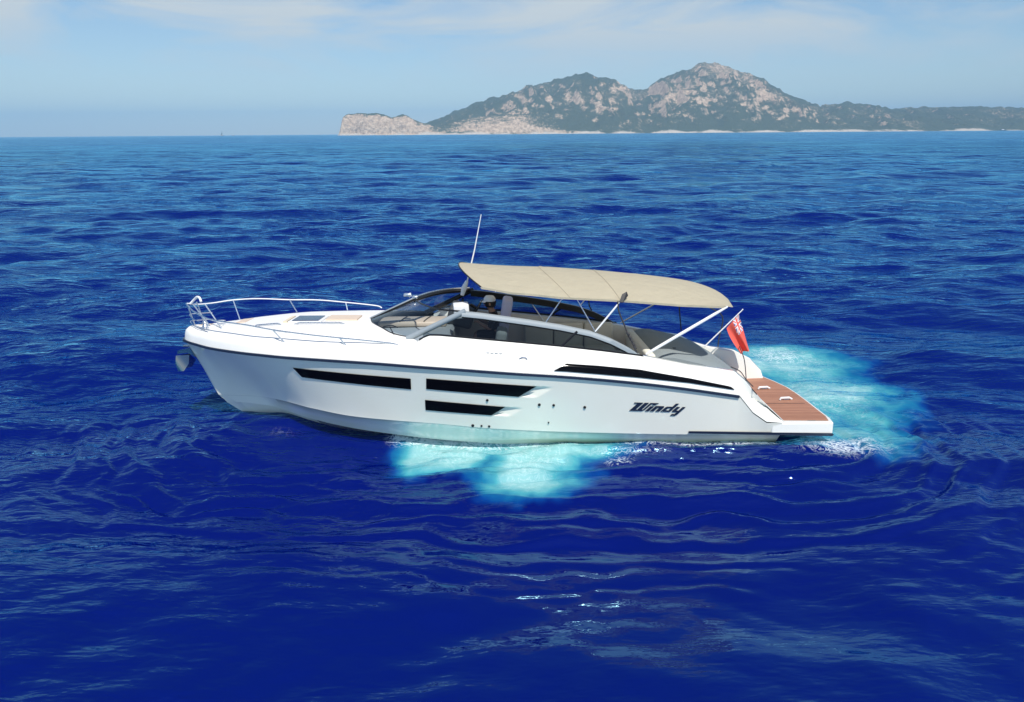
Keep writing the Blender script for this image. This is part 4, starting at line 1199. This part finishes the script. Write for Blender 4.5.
SE = [(0, 1), (1, 2), (2, 3)]; SR = [(.165, .135), (.155, .12), (.17, .13), (.085, .085)]
for s in (-1, 1):
    k = len(SV); SV += [(-.05, s * .175, .48), (-.10, s * .225, .32), (-.125, s * .235, .24)]; SE += [(2, k), (k, k + 1), (k + 1, k + 2)]; SR += [.078, .062, .056]
skin_mesh('shirt', SV, SE, SR, M['shirt'], person)
TV = [(0, 0, .06)]; TE = []; TR = [(.165, .125)]
for s in (-1, 1):
    k = len(TV); TV += [(-.06, s * .10, .07), (-.30, s * .115, .085), (-.42, s * .12, .085)]; TE += [(0, k), (k, k + 1), (k + 1, k + 2)]; TR += [.105, .088, .078]
skin_mesh('shorts', TV, TE, TR, M['shirt'], person)
g = MB(); hc = (-.13, 0, .735)
g.lathe(hc, [(.112, .02), (.118, .05), (.108, .09), (.075, .125), (.0, .138)], 20)
rows = [[(hc[0] - math.cos(a) * r_, hc[1] + math.sin(a) * r_ * .95, hc[2] + .03 - .018 * (r_ - .11) / .08) for a in np.linspace(-1.1, 1.1, 13)] for r_ in (.108, .15, .19)]
g.grid(rows); g.build('cap', M['capcloth'], person, smooth=60)
g = MB(); g.lathe((-.115, 0, .70), [(.09, -.06), (.105, -.02), (.112, .03), (.112, .055)], 18); hb = g.build('hair', M['hair'], person)
for s in (-1, 1):
    g = MB(); g.lathe((-.225, s * .035, .715), [(0, .014), (.012, .008), (.014, 0), (.012, -.008), (0, -.014)], 10); g.build('eye', M['black'], person)
g = MB(); g.prism([(-.225, -.014, .70), (-.225, .014, .70), (-.228, .006, .73), (-.228, -.006, .73)], (-.028, 0, -.012)); g.build('nose', M['skin'], person)
g = MB(); g.tube([(-.222, -.028, .665), (-.232, 0, .662), (-.222, .028, .665)], .007, 6); g.build('mouth', M['flagred'], person)
for s in (-1, 1):
    g = MB(); g.box((-.125, s * .103, .705), (.035, .018, .055), bevel=.008); g.build('ear', M['skin'], person)

# ------------------------------------------------------------------ boats far off
def far_boat(name, x, y, L_, kind, label):
    o = bpy.data.objects.new(name, None); COL.objects.link(o); o.location = (x, y, 0)
    tag(o, label, 'boat', 'boats far off near the horizon')
    g = MB(); rows = []
    for t in np.linspace(-1, 1, 13):
        w = .16 * L_ * (1 - max(0, t) ** 2.2) ** .8 * (1 if t > -1 else .9)
        rows.append([(t * L_ / 2, -w, .11 * L_ + .03 * L_ * max(0, t)), (t * L_ / 2 * .95, -w * .7, -.03 * L_), (t * L_ / 2 * .95, w * .7, -.03 * L_), (t * L_ / 2, w, .11 * L_ + .03 * L_ * max(0, t))])
    g.grid(rows, closed=True); g.add(rows[0], [(0, 1, 2, 3)])
    g.build('hull', M['dark'] if kind != 'motor' else M['white'], o)
    g = MB(); g.box((-.05 * L_, 0, .17 * L_), (.4 * L_, .2 * L_, .12 * L_), bevel=.02 * L_); g.build('cabin', M['white'], o)
    if kind == 'sail':
        g = MB(); g.tube([(.05 * L_, 0, .1 * L_), (.05 * L_, 0, 1.25 * L_)], .018 * L_, 6); g.tube([(.05 * L_, 0, .28 * L_), (-.4 * L_, 0, .28 * L_)], .02 * L_, 6); g.build('mast', M['dark'], o)
        g = MB(); g.prism([(.03 * L_, 0, .3 * L_), (-.38 * L_, 0, .3 * L_), (-.05 * L_, .05 * L_, .8 * L_), (.03 * L_, 0, 1.2 * L_)], (0, .01 * L_, 0)); g.build('sail', M['dark'], o, smooth=0)
    return o
far_boat('sailing_boat', -1975, 4900, 26, 'sail', 'tiny dark sailing boat on the horizon left of the island')
far_boat('fishing_boat', -1918, 4950, 20, 'work', 'tiny low dark boat on the horizon, right of the sailing boat')
far_boat('motor_boat', 2228, 3230, 26, 'work', 'tiny dark boat close to the shore at the right edge')
